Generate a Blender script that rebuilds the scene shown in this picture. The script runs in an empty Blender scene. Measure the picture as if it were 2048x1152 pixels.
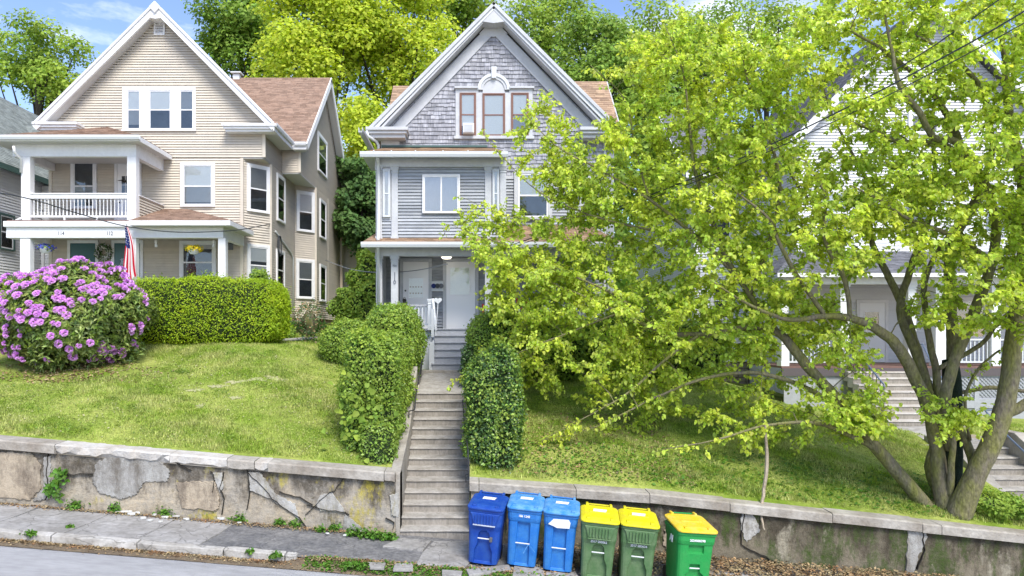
import bpy, math, random
import numpy as np
from mathutils import Vector, Matrix
R = math.radians
random.seed(7); rng = np.random.default_rng(11)
SC = bpy.context.scene; COL = SC.collection
# ---------------------------------------------------------------- camera, world, sun, exposure
F = 1365.0; CX = 945.0; CY = 668.0            # focal length and principal point of the photograph, in its pixels
cd = bpy.data.cameras.new('camera'); cam = bpy.data.objects.new('camera', cd); COL.objects.link(cam)
cd.sensor_width = 36; cd.lens = 36 * F / 2048; cd.shift_x = (1024 - CX) / 2048; cd.shift_y = (CY - 576) / 2048
cam.location = (0, 0, 0); cam.rotation_euler = (R(90), 0, 0); cd.clip_end = 3000; cd.clip_start = .1
SC.camera = cam
SUN_EL, SUN_AZ = 50, 158                      # azimuth measured clockwise from +Y
world = bpy.data.worlds.new('World'); SC.world = world; world.use_nodes = True
wn = world.node_tree; wn.nodes.clear()
def _sky():
    N = wn.nodes.new; L = wn.links.new
    out = N('ShaderNodeOutputWorld'); bg = N('ShaderNodeBackground'); sky = N('ShaderNodeTexSky')
    sky.sky_type = 'NISHITA'; sky.sun_disc = False; sky.sun_elevation = R(SUN_EL); sky.sun_rotation = R(SUN_AZ)
    sky.dust_density = .3; sky.ozone_density = 5.5; sky.air_density = 1.0
    tc = N('ShaderNodeTexCoord'); mp = N('ShaderNodeMapping'); mp.inputs['Scale'].default_value = (1.4, 1.4, 4.2); mp.inputs['Location'].default_value = (.35, .1, .2)
    nz = N('ShaderNodeTexNoise'); nz.inputs['Scale'].default_value = 1.6; nz.inputs['Detail'].default_value = 9; nz.inputs['Roughness'].default_value = .58
    rp = N('ShaderNodeValToRGB'); rp.color_ramp.elements[0].position = .515; rp.color_ramp.elements[1].position = .70
    rp.color_ramp.elements[0].color = (0, 0, 0, 1); rp.color_ramp.elements[1].color = (.93, .93, .93, 1)
    mx = N('ShaderNodeMixRGB'); mx.inputs[2].default_value = (7.2, 7.2, 7.5, 1)
    tint = N('ShaderNodeMixRGB'); tint.blend_type = 'MULTIPLY'; tint.inputs[0].default_value = 1; tint.inputs[2].default_value = (1.10, .95, .91, 1)
    L(tc.outputs['Generated'], mp.inputs[0]); L(mp.outputs[0], nz.inputs['Vector']); L(nz.outputs[0], rp.inputs[0])
    L(sky.outputs[0], tint.inputs[1]); L(tint.outputs[0], mx.inputs[1]); L(rp.outputs[0], mx.inputs[0]); L(mx.outputs[0], bg.inputs[0])
    bg.inputs[1].default_value = .14; L(bg.outputs[0], out.inputs[0])
_sky()
sd = bpy.data.lights.new('sun', 'SUN'); sd.energy = 2.5; sd.angle = R(26); sd.color = (1, .95, .86)
sun = bpy.data.objects.new('sun', sd); COL.objects.link(sun)
_d = Vector((math.sin(R(SUN_AZ)) * math.cos(R(SUN_EL)), math.cos(R(SUN_AZ)) * math.cos(R(SUN_EL)), math.sin(R(SUN_EL))))
sun.rotation_euler = _d.to_track_quat('Z', 'Y').to_euler(); sun.location = (0, 0, 60)
vs = SC.view_settings; vs.view_transform = 'Standard'; vs.look = 'None'; vs.gamma = 1; vs.use_curve_mapping = False; vs.exposure = 1.12
SC.render.engine = 'CYCLES'
SC.cycles.max_bounces = 8; SC.cycles.diffuse_bounces = 6; SC.cycles.glossy_bounces = 2; SC.cycles.transmission_bounces = 4; SC.cycles.transparent_max_bounces = 6
SC.cycles.use_denoising = True
# ---------------------------------------------------------------- helpers
def P(x, y, D): return Vector(((x - CX) * D / F, D, (CY - y) * D / F))
def XX(x, D): return (x - CX) * D / F
def ZZ(y, D): return (CY - y) * D / F
def smooth(a, b, t):
    t = min(1, max(0, (t - a) / (b - a))); return t * t * (3 - 2 * t)
ORG = {}
def tag(o, label=None, cat=None, group=None, kind=None):
    if label: o['label'] = label
    if cat: o['category'] = cat
    if group: o['group'] = group
    if kind: o['kind'] = kind
    return o
def thing(name, label, cat, loc, group=None):
    o = bpy.data.objects.new(name, None); COL.objects.link(o); o.location = loc; o.empty_display_size = .2
    ORG[o.name] = Vector(loc); return tag(o, label, cat, group)
def link(name, me, parent=None, org=None):
    o = bpy.data.objects.new(name, me); COL.objects.link(o)
    if parent is not None:
        o.parent = parent; ORG[o.name] = ORG[parent.name].copy()
    else:
        ORG[o.name] = Vector(org) if org is not None else Vector((0, 0, 0)); o.location = ORG[o.name]
    return o
def copy_tree(src, parent=None):
    c = src.copy(); COL.objects.link(c)
    if parent is not None: c.parent = parent; c.matrix_parent_inverse = Matrix()
    for ch in src.children: copy_tree(ch, c)
    return c
class MB:
    def __init__(s): s.v = []; s.f = []; s.m = []
    def add(s, vs, fs, mi=0):
        o = len(s.v); s.v += [tuple(p) for p in vs]; s.f += [tuple(i + o for i in f) for f in fs]; s.m += [mi] * len(fs); return s
    def box(s, x0, y0, z0, x1, y1, z1, mi=0):
        return s.obox(Vector((0, 0, 0)), Vector((1, 0, 0)), Vector((0, 1, 0)), Vector((0, 0, 1)), x0, x1, y0, y1, z0, z1, mi)
    def obox(s, O, U, N, V, u0, u1, n0, n1, v0, v1, mi=0):
        p = [O + U * u + N * n + V * v for v in (v0, v1) for n in (n0, n1) for u in (u0, u1)]
        return s.add(p, [(0, 1, 3, 2), (4, 6, 7, 5), (0, 4, 5, 1), (2, 3, 7, 6), (0, 2, 6, 4), (1, 5, 7, 3)], mi)
    def prism(s, pts, d, mi=0):
        d = Vector(d); pts = [Vector(p) for p in pts]; n = len(pts)
        return s.add(pts + [p + d for p in pts], [tuple(range(n))[::-1], tuple(range(n, 2 * n))] + [(i, (i + 1) % n, n + (i + 1) % n, n + i) for i in range(n)], mi)
    def tube(s, pts, r, n=8, cap=True, mi=0):
        pts = [Vector(p) for p in pts]; rs = r if isinstance(r, (list, tuple)) else [r] * len(pts); vs = []; ref = None
        for i, p in enumerate(pts):
            t = (pts[min(i + 1, len(pts) - 1)] - pts[max(i - 1, 0)]).normalized()
            if ref is None: ref = t.orthogonal().normalized()
            ref = (ref - t * ref.dot(t)); ref = ref.normalized() if ref.length > 1e-5 else t.orthogonal().normalized()
            b = t.cross(ref)
            for k in range(n):
                a = 2 * math.pi * k / n; vs.append(p + (ref * math.cos(a) + b * math.sin(a)) * rs[i])
        fs = [(i * n + k, i * n + (k + 1) % n, (i + 1) * n + (k + 1) % n, (i + 1) * n + k) for i in range(len(pts) - 1) for k in range(n)]
        if cap: fs += [tuple(range(n))[::-1], tuple(range((len(pts) - 1) * n, len(pts) * n))]
        return s.add(vs, fs, mi)
    def lathe(s, O, prof, n=12, mi=0):
        O = Vector(O); vs = [O + Vector((r * math.cos(2 * math.pi * k / n), r * math.sin(2 * math.pi * k / n), z)) for r, z in prof for k in range(n)]
        fs = [(i * n + k, i * n + (k + 1) % n, (i + 1) * n + (k + 1) % n, (i + 1) * n + k) for i in range(len(prof) - 1) for k in range(n)]
        return s.add(vs, fs, mi)
    def loft(s, rings, cap=True, mi=0):
        n = len(rings[0]); vs = [p for r in rings for p in r]
        fs = [(i * n + k, i * n + (k + 1) % n, (i + 1) * n + (k + 1) % n, (i + 1) * n + k) for i in range(len(rings) - 1) for k in range(n)]
        if cap: fs += [tuple(range(n))[::-1], tuple(range((len(rings) - 1) * n, len(rings) * n))]
        return s.add(vs, fs, mi)
    def build(s, name, mat, parent=None, smooth=False, org=None, bevel=0, label=None):
        o0 = ORG[parent.name] if parent is not None else (Vector(org) if org is not None else Vector((0, 0, 0)))
        me = bpy.data.meshes.new(name); me.from_pydata([(v[0] - o0[0], v[1] - o0[1], v[2] - o0[2]) for v in s.v], [], s.f)
        for m in (mat if isinstance(mat, (list, tuple)) else [mat]): me.materials.append(m)
        if any(s.m): me.polygons.foreach_set('material_index', s.m)
        if smooth: me.polygons.foreach_set('use_smooth', [True] * len(me.polygons))
        me.update()
        o = link(name, me, parent, o0)
        if bevel:
            b = o.modifiers.new('bevel', 'BEVEL'); b.width = bevel; b.segments = 2; b.limit_method = 'ANGLE'
        if label: o['label'] = label
        return o
def np_mesh(name, V, Fc, mat, parent=None, smooth=False, org=None):
    o0 = ORG[parent.name] if parent is not None else (Vector(org) if org is not None else Vector((0, 0, 0)))
    V = np.asarray(V, dtype=np.float32) - np.array(o0, dtype=np.float32); Fc = np.asarray(Fc, dtype=np.int32); k = Fc.shape[1]
    me = bpy.data.meshes.new(name); me.vertices.add(len(V)); me.vertices.foreach_set('co', V.ravel())
    me.loops.add(Fc.size); me.loops.foreach_set('vertex_index', Fc.ravel()); me.polygons.add(len(Fc))
    me.polygons.foreach_set('loop_start', np.arange(0, Fc.size, k, dtype=np.int32)); me.polygons.foreach_set('loop_total', np.full(len(Fc), k, dtype=np.int32))
    if smooth: me.polygons.foreach_set('use_smooth', np.ones(len(Fc), dtype=bool))
    me.materials.append(mat); me.update(calc_edges=True); me.validate()
    return link(name, me, parent, o0)
# ---- polygon clipping for boards, shingles and roof courses
def clip(poly, a, b, c):                        # keep a*u + b*v <= c
    out = []
    for i in range(len(poly)):
        p, q = poly[i], poly[(i + 1) % len(poly)]; dp = a * p[0] + b * p[1] - c; dq = a * q[0] + b * q[1] - c
        if dp <= 0: out.append(p)
        if dp * dq < 0:
            t = dp / (dp - dq); out.append((p[0] + (q[0] - p[0]) * t, p[1] + (q[1] - p[1]) * t))
    return out
def courses(mb, poly, O, U, V, N, expo, th, tab=0, jit=0, gap=.004, rnd=random):
    O, U, V, N = Vector(O), Vector(U).normalized(), Vector(V).normalized(), Vector(N).normalized()
    v0 = min(p[1] for p in poly); v1 = max(p[1] for p in poly); k = 0
    while v0 + k * expo < v1 - 1e-4:
        a = v0 + k * expo; b = a + expo; st = clip(clip(poly, 0, -1, -a), 0, 1, b); k += 1
        if len(st) < 3: continue
        u0 = min(p[0] for p in st); u1 = max(p[0] for p in st); cuts = []
        if tab:
            u = u0 - rnd.random() * tab
            while u < u1:
                w = tab * (1 + (rnd.random() - .5) * jit); cuts.append((u + gap / 2, u + w - gap / 2)); u += w
        else: cuts = [(u0 - 1, u1 + 1)]
        for (ua, ub) in cuts:
            dz = (rnd.random() - .5) * jit * .03 if tab else 0
            pg = clip(clip(st, -1, 0, -ua), 1, 0, ub)
            if len(pg) < 3: continue
            ex = th * (1 + (rnd.random() - .5) * (.7 if tab else 0)); n = len(pg)
            def off(v): return .002 + ex * (1 - (v - a) / expo)
            fr = [O + U * p[0] + V * (p[1] + ((dz if tab else min(.016, (b - a) * .5)) if abs(p[1] - a) < 1e-4 else 0)) + N * off(p[1]) for p in pg]; bk = [O + U * p[0] + V * p[1] for p in pg]
            mb.add(fr + bk, [tuple(range(n))] + [(i, n + i, n + (i + 1) % n, (i + 1) % n) for i in range(n) if tab or not (abs(pg[i][1] - a) < 1e-4 and abs(pg[(i + 1) % n][1] - a) < 1e-4)])
    return mb
# ---------------------------------------------------------------- materials
def mat(name, col, rough=.6, spec=.3, var=.0, scale=3, col2=None, bump=0, bscale=40, island=0, trans=0, metal=0, stretch=(1, 1, 1), coat=0, lo=.35, hi=.65, crk=0):
    m = bpy.data.materials.new(name); m.use_nodes = True; nt = m.node_tree; N = nt.nodes.new; L = nt.links.new
    b = nt.nodes['Principled BSDF']; b.inputs['Roughness'].default_value = rough; b.inputs['Specular IOR Level'].default_value = spec
    b.inputs['Metallic'].default_value = metal; b.inputs['Coat Weight'].default_value = coat
    c = (*col, 1); b.inputs['Base Color'].default_value = c; cur = None
    tc = N('ShaderNodeTexCoord'); mp = N('ShaderNodeMapping'); mp.inputs['Scale'].default_value = stretch; L(tc.outputs['Object'], mp.inputs[0])
    if col2 is not None:
        nz = N('ShaderNodeTexNoise'); nz.inputs['Scale'].default_value = scale; nz.inputs['Detail'].default_value = 7; nz.inputs['Roughness'].default_value = .62; L(mp.outputs[0], nz.inputs['Vector'])
        r = N('ShaderNodeMapRange'); r.inputs[1].default_value = lo; r.inputs[2].default_value = hi; L(nz.outputs[0], r.inputs[0])
        mx = N('ShaderNodeMixRGB'); mx.inputs[1].default_value = c; mx.inputs[2].default_value = (*col2, 1); L(r.outputs[0], mx.inputs[0]); cur = mx.outputs[0]
    if var:
        nz = N('ShaderNodeTexNoise'); nz.inputs['Scale'].default_value = scale * 6; nz.inputs['Detail'].default_value = 5; L(mp.outputs[0], nz.inputs['Vector'])
        r = N('ShaderNodeMapRange'); r.inputs[1].default_value = .25; r.inputs[2].default_value = .75; r.inputs[3].default_value = 1 - var; r.inputs[4].default_value = 1 + var; L(nz.outputs[0], r.inputs[0])
        hv = N('ShaderNodeHueSaturation'); L(r.outputs[0], hv.inputs['Value'])
        if cur is not None: L(cur, hv.inputs['Color'])
        else: hv.inputs['Color'].default_value = c
        cur = hv.outputs[0]
    if island:
        g = N('ShaderNodeNewGeometry'); r = N('ShaderNodeMapRange'); r.inputs[3].default_value = 1 - island; r.inputs[4].default_value = 1 + island; L(g.outputs['Random Per Island'], r.inputs[0])
        hv = N('ShaderNodeHueSaturation'); L(r.outputs[0], hv.inputs['Value'])
        r2 = N('ShaderNodeMath'); r2.operation = 'MULTIPLY_ADD'; r2.inputs[1].default_value = .03 if trans else 0; r2.inputs[2].default_value = .5 - (.015 if trans else 0)
        fr = N('ShaderNodeMath'); fr.operation = 'FRACT'; m7 = N('ShaderNodeMath'); m7.operation = 'MULTIPLY'; m7.inputs[1].default_value = 7.3
        L(g.outputs['Random Per Island'], m7.inputs[0]); L(m7.outputs[0], fr.inputs[0]); L(fr.outputs[0], r2.inputs[0]); L(r2.outputs[0], hv.inputs['Hue'])
        if cur is not None: L(cur, hv.inputs['Color'])
        else: hv.inputs['Color'].default_value = c
        cur = hv.outputs[0]
    if crk:
        nd = N('ShaderNodeTexNoise'); nd.inputs['Scale'].default_value = 2.2; nd.inputs['Detail'].default_value = 6; L(tc.outputs['Object'], nd.inputs['Vector'])
        ad = N('ShaderNodeMixRGB'); ad.blend_type = 'ADD'; ad.inputs[0].default_value = .55; L(tc.outputs['Object'], ad.inputs[1]); L(nd.outputs[1], ad.inputs[2])
        vo = N('ShaderNodeTexVoronoi'); vo.feature = 'DISTANCE_TO_EDGE'; vo.inputs['Scale'].default_value = crk; L(ad.outputs[0], vo.inputs['Vector'])
        rr = N('ShaderNodeMapRange'); rr.inputs[1].default_value = .0; rr.inputs[2].default_value = .014; rr.inputs[3].default_value = .55; rr.inputs[4].default_value = 1; L(vo.outputs[0], rr.inputs[0])
        mu = N('ShaderNodeMixRGB'); mu.blend_type = 'MULTIPLY'; mu.inputs[0].default_value = 1; L(rr.outputs[0], mu.inputs[2])
        if cur is not None: L(cur, mu.inputs[1])
        else: mu.inputs[1].default_value = c
        cur = mu.outputs[0]
    if cur is not None: L(cur, b.inputs['Base Color'])
    if bump:
        nz = N('ShaderNodeTexNoise'); nz.inputs['Scale'].default_value = bscale; nz.inputs['Detail'].default_value = 6; L(mp.outputs[0], nz.inputs['Vector'])
        bp = N('ShaderNodeBump'); bp.inputs['Strength'].default_value = bump; bp.inputs['Distance'].default_value = .02; L(nz.outputs[0], bp.inputs['Height']); L(bp.outputs[0], b.inputs['Normal'])
    if trans:
        tr = N('ShaderNodeBsdfTranslucent'); ms = N('ShaderNodeMixShader'); ms.inputs[0].default_value = trans
        hv = N('ShaderNodeHueSaturation'); hv.inputs['Value'].default_value = 1.3; hv.inputs['Saturation'].default_value = 1.08
        if cur is not None: L(cur, hv.inputs['Color'])
        else: hv.inputs['Color'].default_value = c
        L(hv.outputs[0], tr.inputs[0]); L(b.outputs[0], ms.inputs[1]); L(tr.outputs[0], ms.inputs[2]); L(ms.outputs[0], nt.nodes['Material Output'].inputs[0])
    return m
M = {}
def mk(k, *a, **kw): M[k] = mat(k, *a, **kw)
mk('white_paint', (.74, .74, .75), .5, var=.05, col2=(.66, .66, .67), scale=1.5, lo=.45, hi=.7)
mk('grey_trim', (.50, .51, .53), .55, var=.06, col2=(.43, .44, .46), scale=2)
mk('gutter', (.58, .60, .62), .4, var=.04)
mk('tan_siding', (.60, .54, .445), .55, var=.06, col2=(.53, .48, .41), scale=.8, island=.05)
mk('grey_siding', (.27, .29, .32), .65, var=.14, col2=(.35, .365, .39), scale=1.5, island=.16, stretch=(.5, 1, 2.5), bump=.15)
mk('white_siding', (.70, .71, .73), .5, var=.03, island=.03)
mk('cedar_shingle', (.21, .215, .245), .8, var=.14, col2=(.38, .38, .41), scale=9, island=.26, stretch=(2.5, 1, .35), bump=.3)
mk('brown_roof', (.25, .165, .12), .9, var=.2, col2=(.32, .22, .165), scale=3, island=.22, bump=.4, bscale=120)
mk('tan_roof', (.38, .27, .175), .9, var=.15, col2=(.30, .20, .14), scale=3, island=.3, bump=.4, bscale=120)
mk('green_roof', (.20, .225, .215), .9, var=.15, col2=(.26, .285, .27), scale=3, island=.2, bump=.4, bscale=120)
mk('slate_roof', (.13, .135, .15), .85, var=.15, col2=(.18, .18, .2), scale=3, island=.2)
mk('green_trim', (.06, .11, .10), .5)
mk('glass', (.035, .045, .06), .06, .9, col2=(.06, .075, .095), scale=1.1)
mk('screen_glass', (.11, .12, .14), .5, .3, var=.08)
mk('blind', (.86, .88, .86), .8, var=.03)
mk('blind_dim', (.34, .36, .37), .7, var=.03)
mk('curtain', (.72, .73, .74), .9, var=.06, stretch=(8, 8, .3))
mk('frosted', (.60, .62, .67), .35, .5, var=.06, stretch=(6, 6, .5))
mk('brown_sash', (.20, .105, .08), .5, var=.1)
mk('teal_door', (.045, .115, .125), .35, .5, var=.05)
mk('white_door', (.82, .82, .83), .4, .4)
mk('deck_brown', (.17, .10, .085), .7, var=.1)
mk('porch_grey', (.33, .34, .37), .65, var=.1, col2=(.36, .37, .40), scale=3)
mk('soffit', (.55, .54, .54), .7)
mk('foundation', (.26, .22, .17), .95, var=.2, col2=(.36, .31, .25), scale=4, bump=.6, bscale=12, island=.12)
mk('black_metal', (.025, .026, .03), .45, .4)
mk('blue_metal', (.10, .14, .22), .4, .4)
mk('concrete', (.36, .335, .295), .9, var=.14, col2=(.25, .225, .19), scale=2.2, bump=.5, bscale=30)
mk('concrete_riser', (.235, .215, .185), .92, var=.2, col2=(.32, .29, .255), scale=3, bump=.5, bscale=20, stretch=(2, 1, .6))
mk('concrete_step', (.40, .38, .35), .9, var=.2, col2=(.26, .24, .21), scale=3.4, bump=.45, bscale=28, stretch=(1, 1, 3))
mk('coping', (.40, .375, .335), .92, var=.16, col2=(.24, .21, .175), scale=1.8, bump=.6, bscale=24)
mk('coping_light', (.50, .485, .46), .92, var=.12, col2=(.40, .36, .31), scale=3, bump=.6, bscale=24)
mk('plaster', (.42, .425, .42), .9, var=.10, col2=(.31, .305, .29), scale=2.2, bump=.35, bscale=25, stretch=(1.8, 1.8, .5))
mk('plaster_white', (.52, .52, .51), .9, var=.10, col2=(.42, .40, .36), scale=4, bump=.3)
mk('plaster_orange', (.46, .36, .24), .9, var=.14, col2=(.36, .30, .22), scale=2.5, bump=.4)
mk('crack', (.03, .027, .022), 1)
mk('slab', (.33, .32, .31), .92, var=.2, col2=(.22, .21, .195), scale=2, crk=1.1, bump=.5, bscale=40)
mk('kerb', (.44, .425, .40), .9, var=.16, col2=(.29, .27, .24), scale=3, crk=.9, bump=.5, bscale=40)
mk('tarmac_patch', (.125, .125, .13), .95, var=.35, col2=(.20, .195, .19), scale=2.5, crk=1.6, bump=.9, bscale=60)
mk('soil', (.12, .088, .06), 1, var=.3, col2=(.18, .14, .09), scale=5, bump=.8)
mk('bark', (.17, .145, .11), .95, var=.45, col2=(.17, .17, .05), scale=4.5, bump=1, bscale=34, stretch=(1, 1, .4))
mk('bark_dark', (.045, .04, .034), .95, var=.2, bump=.6)
mk('ivy_bark', (.012, .022, .012), .95, var=.3, bump=1)
mk('leaf_near', (.60, .67, .09), .42, .4, island=.42, trans=.5, col2=(.43, .56, .09), scale=.9)
mk('leaf_inner', (.10, .17, .025), .5, .3, island=.3, trans=.3)
mk('leaf_maple', (.50, .59, .06), .6, .2, island=.32, trans=.42, col2=(.42, .50, .05), scale=.25)
mk('leaf_green', (.21, .33, .06), .6, .2, island=.32, trans=.3, col2=(.20, .31, .04), scale=.3)
mk('leaf_mid', (.36, .47, .07), .6, .2, island=.3, trans=.35, col2=(.18, .29, .045), scale=.3)
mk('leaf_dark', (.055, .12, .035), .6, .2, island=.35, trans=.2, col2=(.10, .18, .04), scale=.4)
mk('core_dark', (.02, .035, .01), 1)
mk('yew_leaf', (.37, .49, .015), .55, .3, island=.28, trans=.25, col2=(.22, .34, .012), scale=2)
mk('hedge_leaf', (.15, .27, .04), .4, .45, island=.4, trans=.3, col2=(.28, .38, .06), scale=1.4)
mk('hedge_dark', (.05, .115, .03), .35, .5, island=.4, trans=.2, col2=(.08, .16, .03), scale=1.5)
mk('rhodo_leaf', (.075, .15, .03), .4, .4, island=.45, trans=.2, col2=(.30, .36, .09), scale=5)
mk('petal', (.68, .30, .74), .6, .2, island=.4, trans=.3, col2=(.84, .60, .84), scale=2.2)
mk('petal_blue', (.10, .12, .55), .6, .2, island=.35, trans=.25)
mk('petal_yellow', (.80, .62, .03), .6, .2, island=.25, trans=.25)
mk('grass', (.27, .38, .05), .6, .2, island=.5, trans=.3, col2=(.46, .48, .17), scale=1.6, lo=.4, hi=.6)
mk('weed', (.10, .22, .025), .5, .3, island=.35, trans=.3)
mk('dead_leaf', (.24, .13, .06), .8, island=.5, col2=(.30, .25, .14), scale=4)
mk('lily', (.07, .17, .03), .5, .3, island=.35, trans=.25)
mk('chip', (.50, .50, .48), .9, var=.15)
mk('wood_tan', (.50, .42, .32), .7, var=.1)
mk('red_metal', (.45, .03, .03), .5)
mk('text_dark', (.14, .15, .18), .6)
mk('text_white', (.75, .76, .78), .6)
mk('sticker', (.66, .67, .69), .6, var=.3, scale=8)
mk('flag_red', (.55, .02, .05), .7, trans=.2); mk('flag_white', (.78, .78, .8), .7, trans=.2); mk('flag_blue', (.02, .035, .16), .7, trans=.15)
mk('wire', (.03, .035, .045), .5); mk('wire_grey', (.25, .26, .28), .5)
def plastic(k, c, c2): mk(k, c, .45, .42, var=.12, col2=c2, scale=6, lo=.42, hi=.72, bump=.08)
plastic('bin_darkblue', (.004, .045, .29), (.02, .08, .32)); plastic('bin_blue', (.015, .14, .46), (.04, .19, .46))
plastic('bin_olive', (.07, .145, .055), (.125, .19, .095)); plastic('bin_green', (.012, .25, .05), (.03, .26, .06))
plastic('lid_blue', (.035, .20, .50), (.16, .34, .58)); plastic('lid_yellow', (.62, .55, .008), (.56, .48, .03)); plastic('lid_amber', (.70, .47, .02), (.68, .50, .10))
mk('scuff', (.10, .10, .11), .8, var=.3); mk('pale_scuff', (.40, .44, .52), .8, var=.2)
# layered dirty concrete for the old retaining wall
def wall_mat(name, base, base2, dark, moss, lichen, dk=.5, ms=.55, lc=.66, grad=0):
    m = bpy.data.materials.new(name); m.use_nodes = True; nt = m.node_tree; N = nt.nodes.new; L = nt.links.new
    b = nt.nodes['Principled BSDF']; b.inputs['Roughness'].default_value = .95; b.inputs['Specular IOR Level'].default_value = .15
    tc = N('ShaderNodeTexCoord')
    def noise(sc, st, det=8, ro=.65, loc=(0, 0, 0)):
        mp = N('ShaderNodeMapping'); mp.inputs['Scale'].default_value = st; mp.inputs['Location'].default_value = loc; L(tc.outputs['Object'], mp.inputs[0])
        n = N('ShaderNodeTexNoise'); n.inputs['Scale'].default_value = sc; n.inputs['Detail'].default_value = det; n.inputs['Roughness'].default_value = ro; L(mp.outputs[0], n.inputs['Vector']); return n.outputs[0]
    def ramp(x, a, c):
        r = N('ShaderNodeMapRange'); r.inputs[1].default_value = a; r.inputs[2].default_value = c; L(x, r.inputs[0]); return r.outputs[0]
    def mix(f, a, c):
        x = N('ShaderNodeMixRGB'); L(f, x.inputs[0])
        for i, v in ((1, a), (2, c)):
            if isinstance(v, tuple): x.inputs[i].default_value = (*v, 1)
            else: L(v, x.inputs[i])
        return x.outputs[0]
    c = mix(ramp(noise(1.3, (1, 1, 1)), .35, .65), base, base2)
    sp = N('ShaderNodeSeparateXYZ'); L(tc.outputs['Object'], sp.inputs[0]); h1 = N('ShaderNodeMath'); h1.operation = 'MULTIPLY_ADD'; h1.inputs[1].default_value = .0815; L(sp.outputs[0], h1.inputs[0]); L(sp.outputs[2], h1.inputs[2])
    h2 = N('ShaderNodeMath'); h2.operation = 'MULTIPLY_ADD'; h2.inputs[1].default_value = grad; h2.inputs[2].default_value = -.55 * grad; L(h1.outputs[0], h2.inputs[0])
    dn = N('ShaderNodeMath'); dn.operation = 'ADD'; L(noise(1.5, (1.7, 1, .55), 11, .75, (4, 0, 2)), dn.inputs[0]); L(h2.outputs[0], dn.inputs[1])
    c = mix(ramp(dn.outputs[0], dk - .05, dk + .10), c, dark)
    c = mix(ramp(noise(2.4, (1, 1, .35), 9, .75, (9, 3, 0)), ms, ms + .09), c, moss)
    c = mix(ramp(noise(1.5, (1, 1, .5), 9, .7, (1, 7, 5)), lc, lc + .07), c, lichen)
    c = mix(ramp(noise(14, (1, 1, 1), 6, .7), .35, .8), c, mix(ramp(noise(3, (1, 1, 1)), .4, .6), dark, base2))
    L(c, b.inputs['Base Color'])
    bp = N('ShaderNodeBump'); bp.inputs['Strength'].default_value = .8; bp.inputs['Distance'].default_value = .03; L(noise(18, (1, 1, 1), 10, .7), bp.inputs['Height']); L(bp.outputs[0], b.inputs['Normal'])
    return m
M['wall_left'] = wall_mat('wall_left', (.47, .39, .28), (.34, .315, .275), (.085, .072, .055), (.12, .10, .04), (.42, .35, .05), .495, .57, .575, .34)
M['plaster'] = wall_mat('plaster', (.42, .42, .40), (.33, .32, .30), (.15, .135, .115), (.24, .22, .17), (.36, .35, .31), .53, .54, .60)
M['plaster_white'] = wall_mat('plaster_white', (.47, .465, .45), (.39, .38, .35), (.17, .15, .12), (.30, .27, .17), (.36, .35, .31), .54, .54, .62)
M['plaster_orange'] = wall_mat('plaster_orange', (.46, .38, .28), (.40, .34, .26), (.16, .13, .10), (.22, .19, .13), (.42, .35, .08), .52, .55, .60)
M['wall_right'] = wall_mat('wall_right', (.24, .205, .15), (.165, .145, .105), (.055, .046, .033), (.05, .08, .018), (.33, .30, .23), .445, .485, .58, .32)
def lawn_mat():
    m = bpy.data.materials.new('lawn_soil_and_grass'); m.use_nodes = True; nt = m.node_tree; N = nt.nodes.new; L = nt.links.new
    b = nt.nodes['Principled BSDF']; b.inputs['Roughness'].default_value = .95; b.inputs['Specular IOR Level'].default_value = .1
    tc = N('ShaderNodeTexCoord'); n1 = N('ShaderNodeTexNoise'); n1.inputs['Scale'].default_value = .9; n1.inputs['Detail'].default_value = 8; L(tc.outputs['Object'], n1.inputs['Vector'])
    n2 = N('ShaderNodeTexNoise'); n2.inputs['Scale'].default_value = 9; n2.inputs['Detail'].default_value = 8; n2.inputs['Roughness'].default_value = .7; L(tc.outputs['Object'], n2.inputs['Vector'])
    r = N('ShaderNodeValToRGB'); e = r.color_ramp.elements; e[0].position = .36; e[0].color = (.17, .25, .03, 1); e[1].position = .64; e[1].color = (.36, .40, .10, 1)
    L(n1.outputs[0], r.inputs[0])
    mx = N('ShaderNodeMixRGB'); mx.blend_type = 'MULTIPLY'; mx.inputs[0].default_value = .8; r2 = N('ShaderNodeMapRange'); r2.inputs[1].default_value = .3; r2.inputs[2].default_value = .7; r2.inputs[3].default_value = .5; r2.inputs[4].default_value = 1.25
    L(n2.outputs[0], r2.inputs[0]); L(r.outputs[0], mx.inputs[1]); L(r2.outputs[0], mx.inputs[2]); L(mx.outputs[0], b.inputs['Base Color'])
    bp = N('ShaderNodeBump'); bp.inputs['Strength'].default_value = 1; bp.inputs['Distance'].default_value = .05; L(n2.outputs[0], bp.inputs['Height']); L(bp.outputs[0], b.inputs['Normal'])
    return m
M['lawn'] = lawn_mat()
mk('road', (.32, .32, .328), .9, var=.13, col2=(.40, .40, .41), scale=1.3, bump=.8, bscale=120, stretch=(.5, 1.6, 1))
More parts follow.
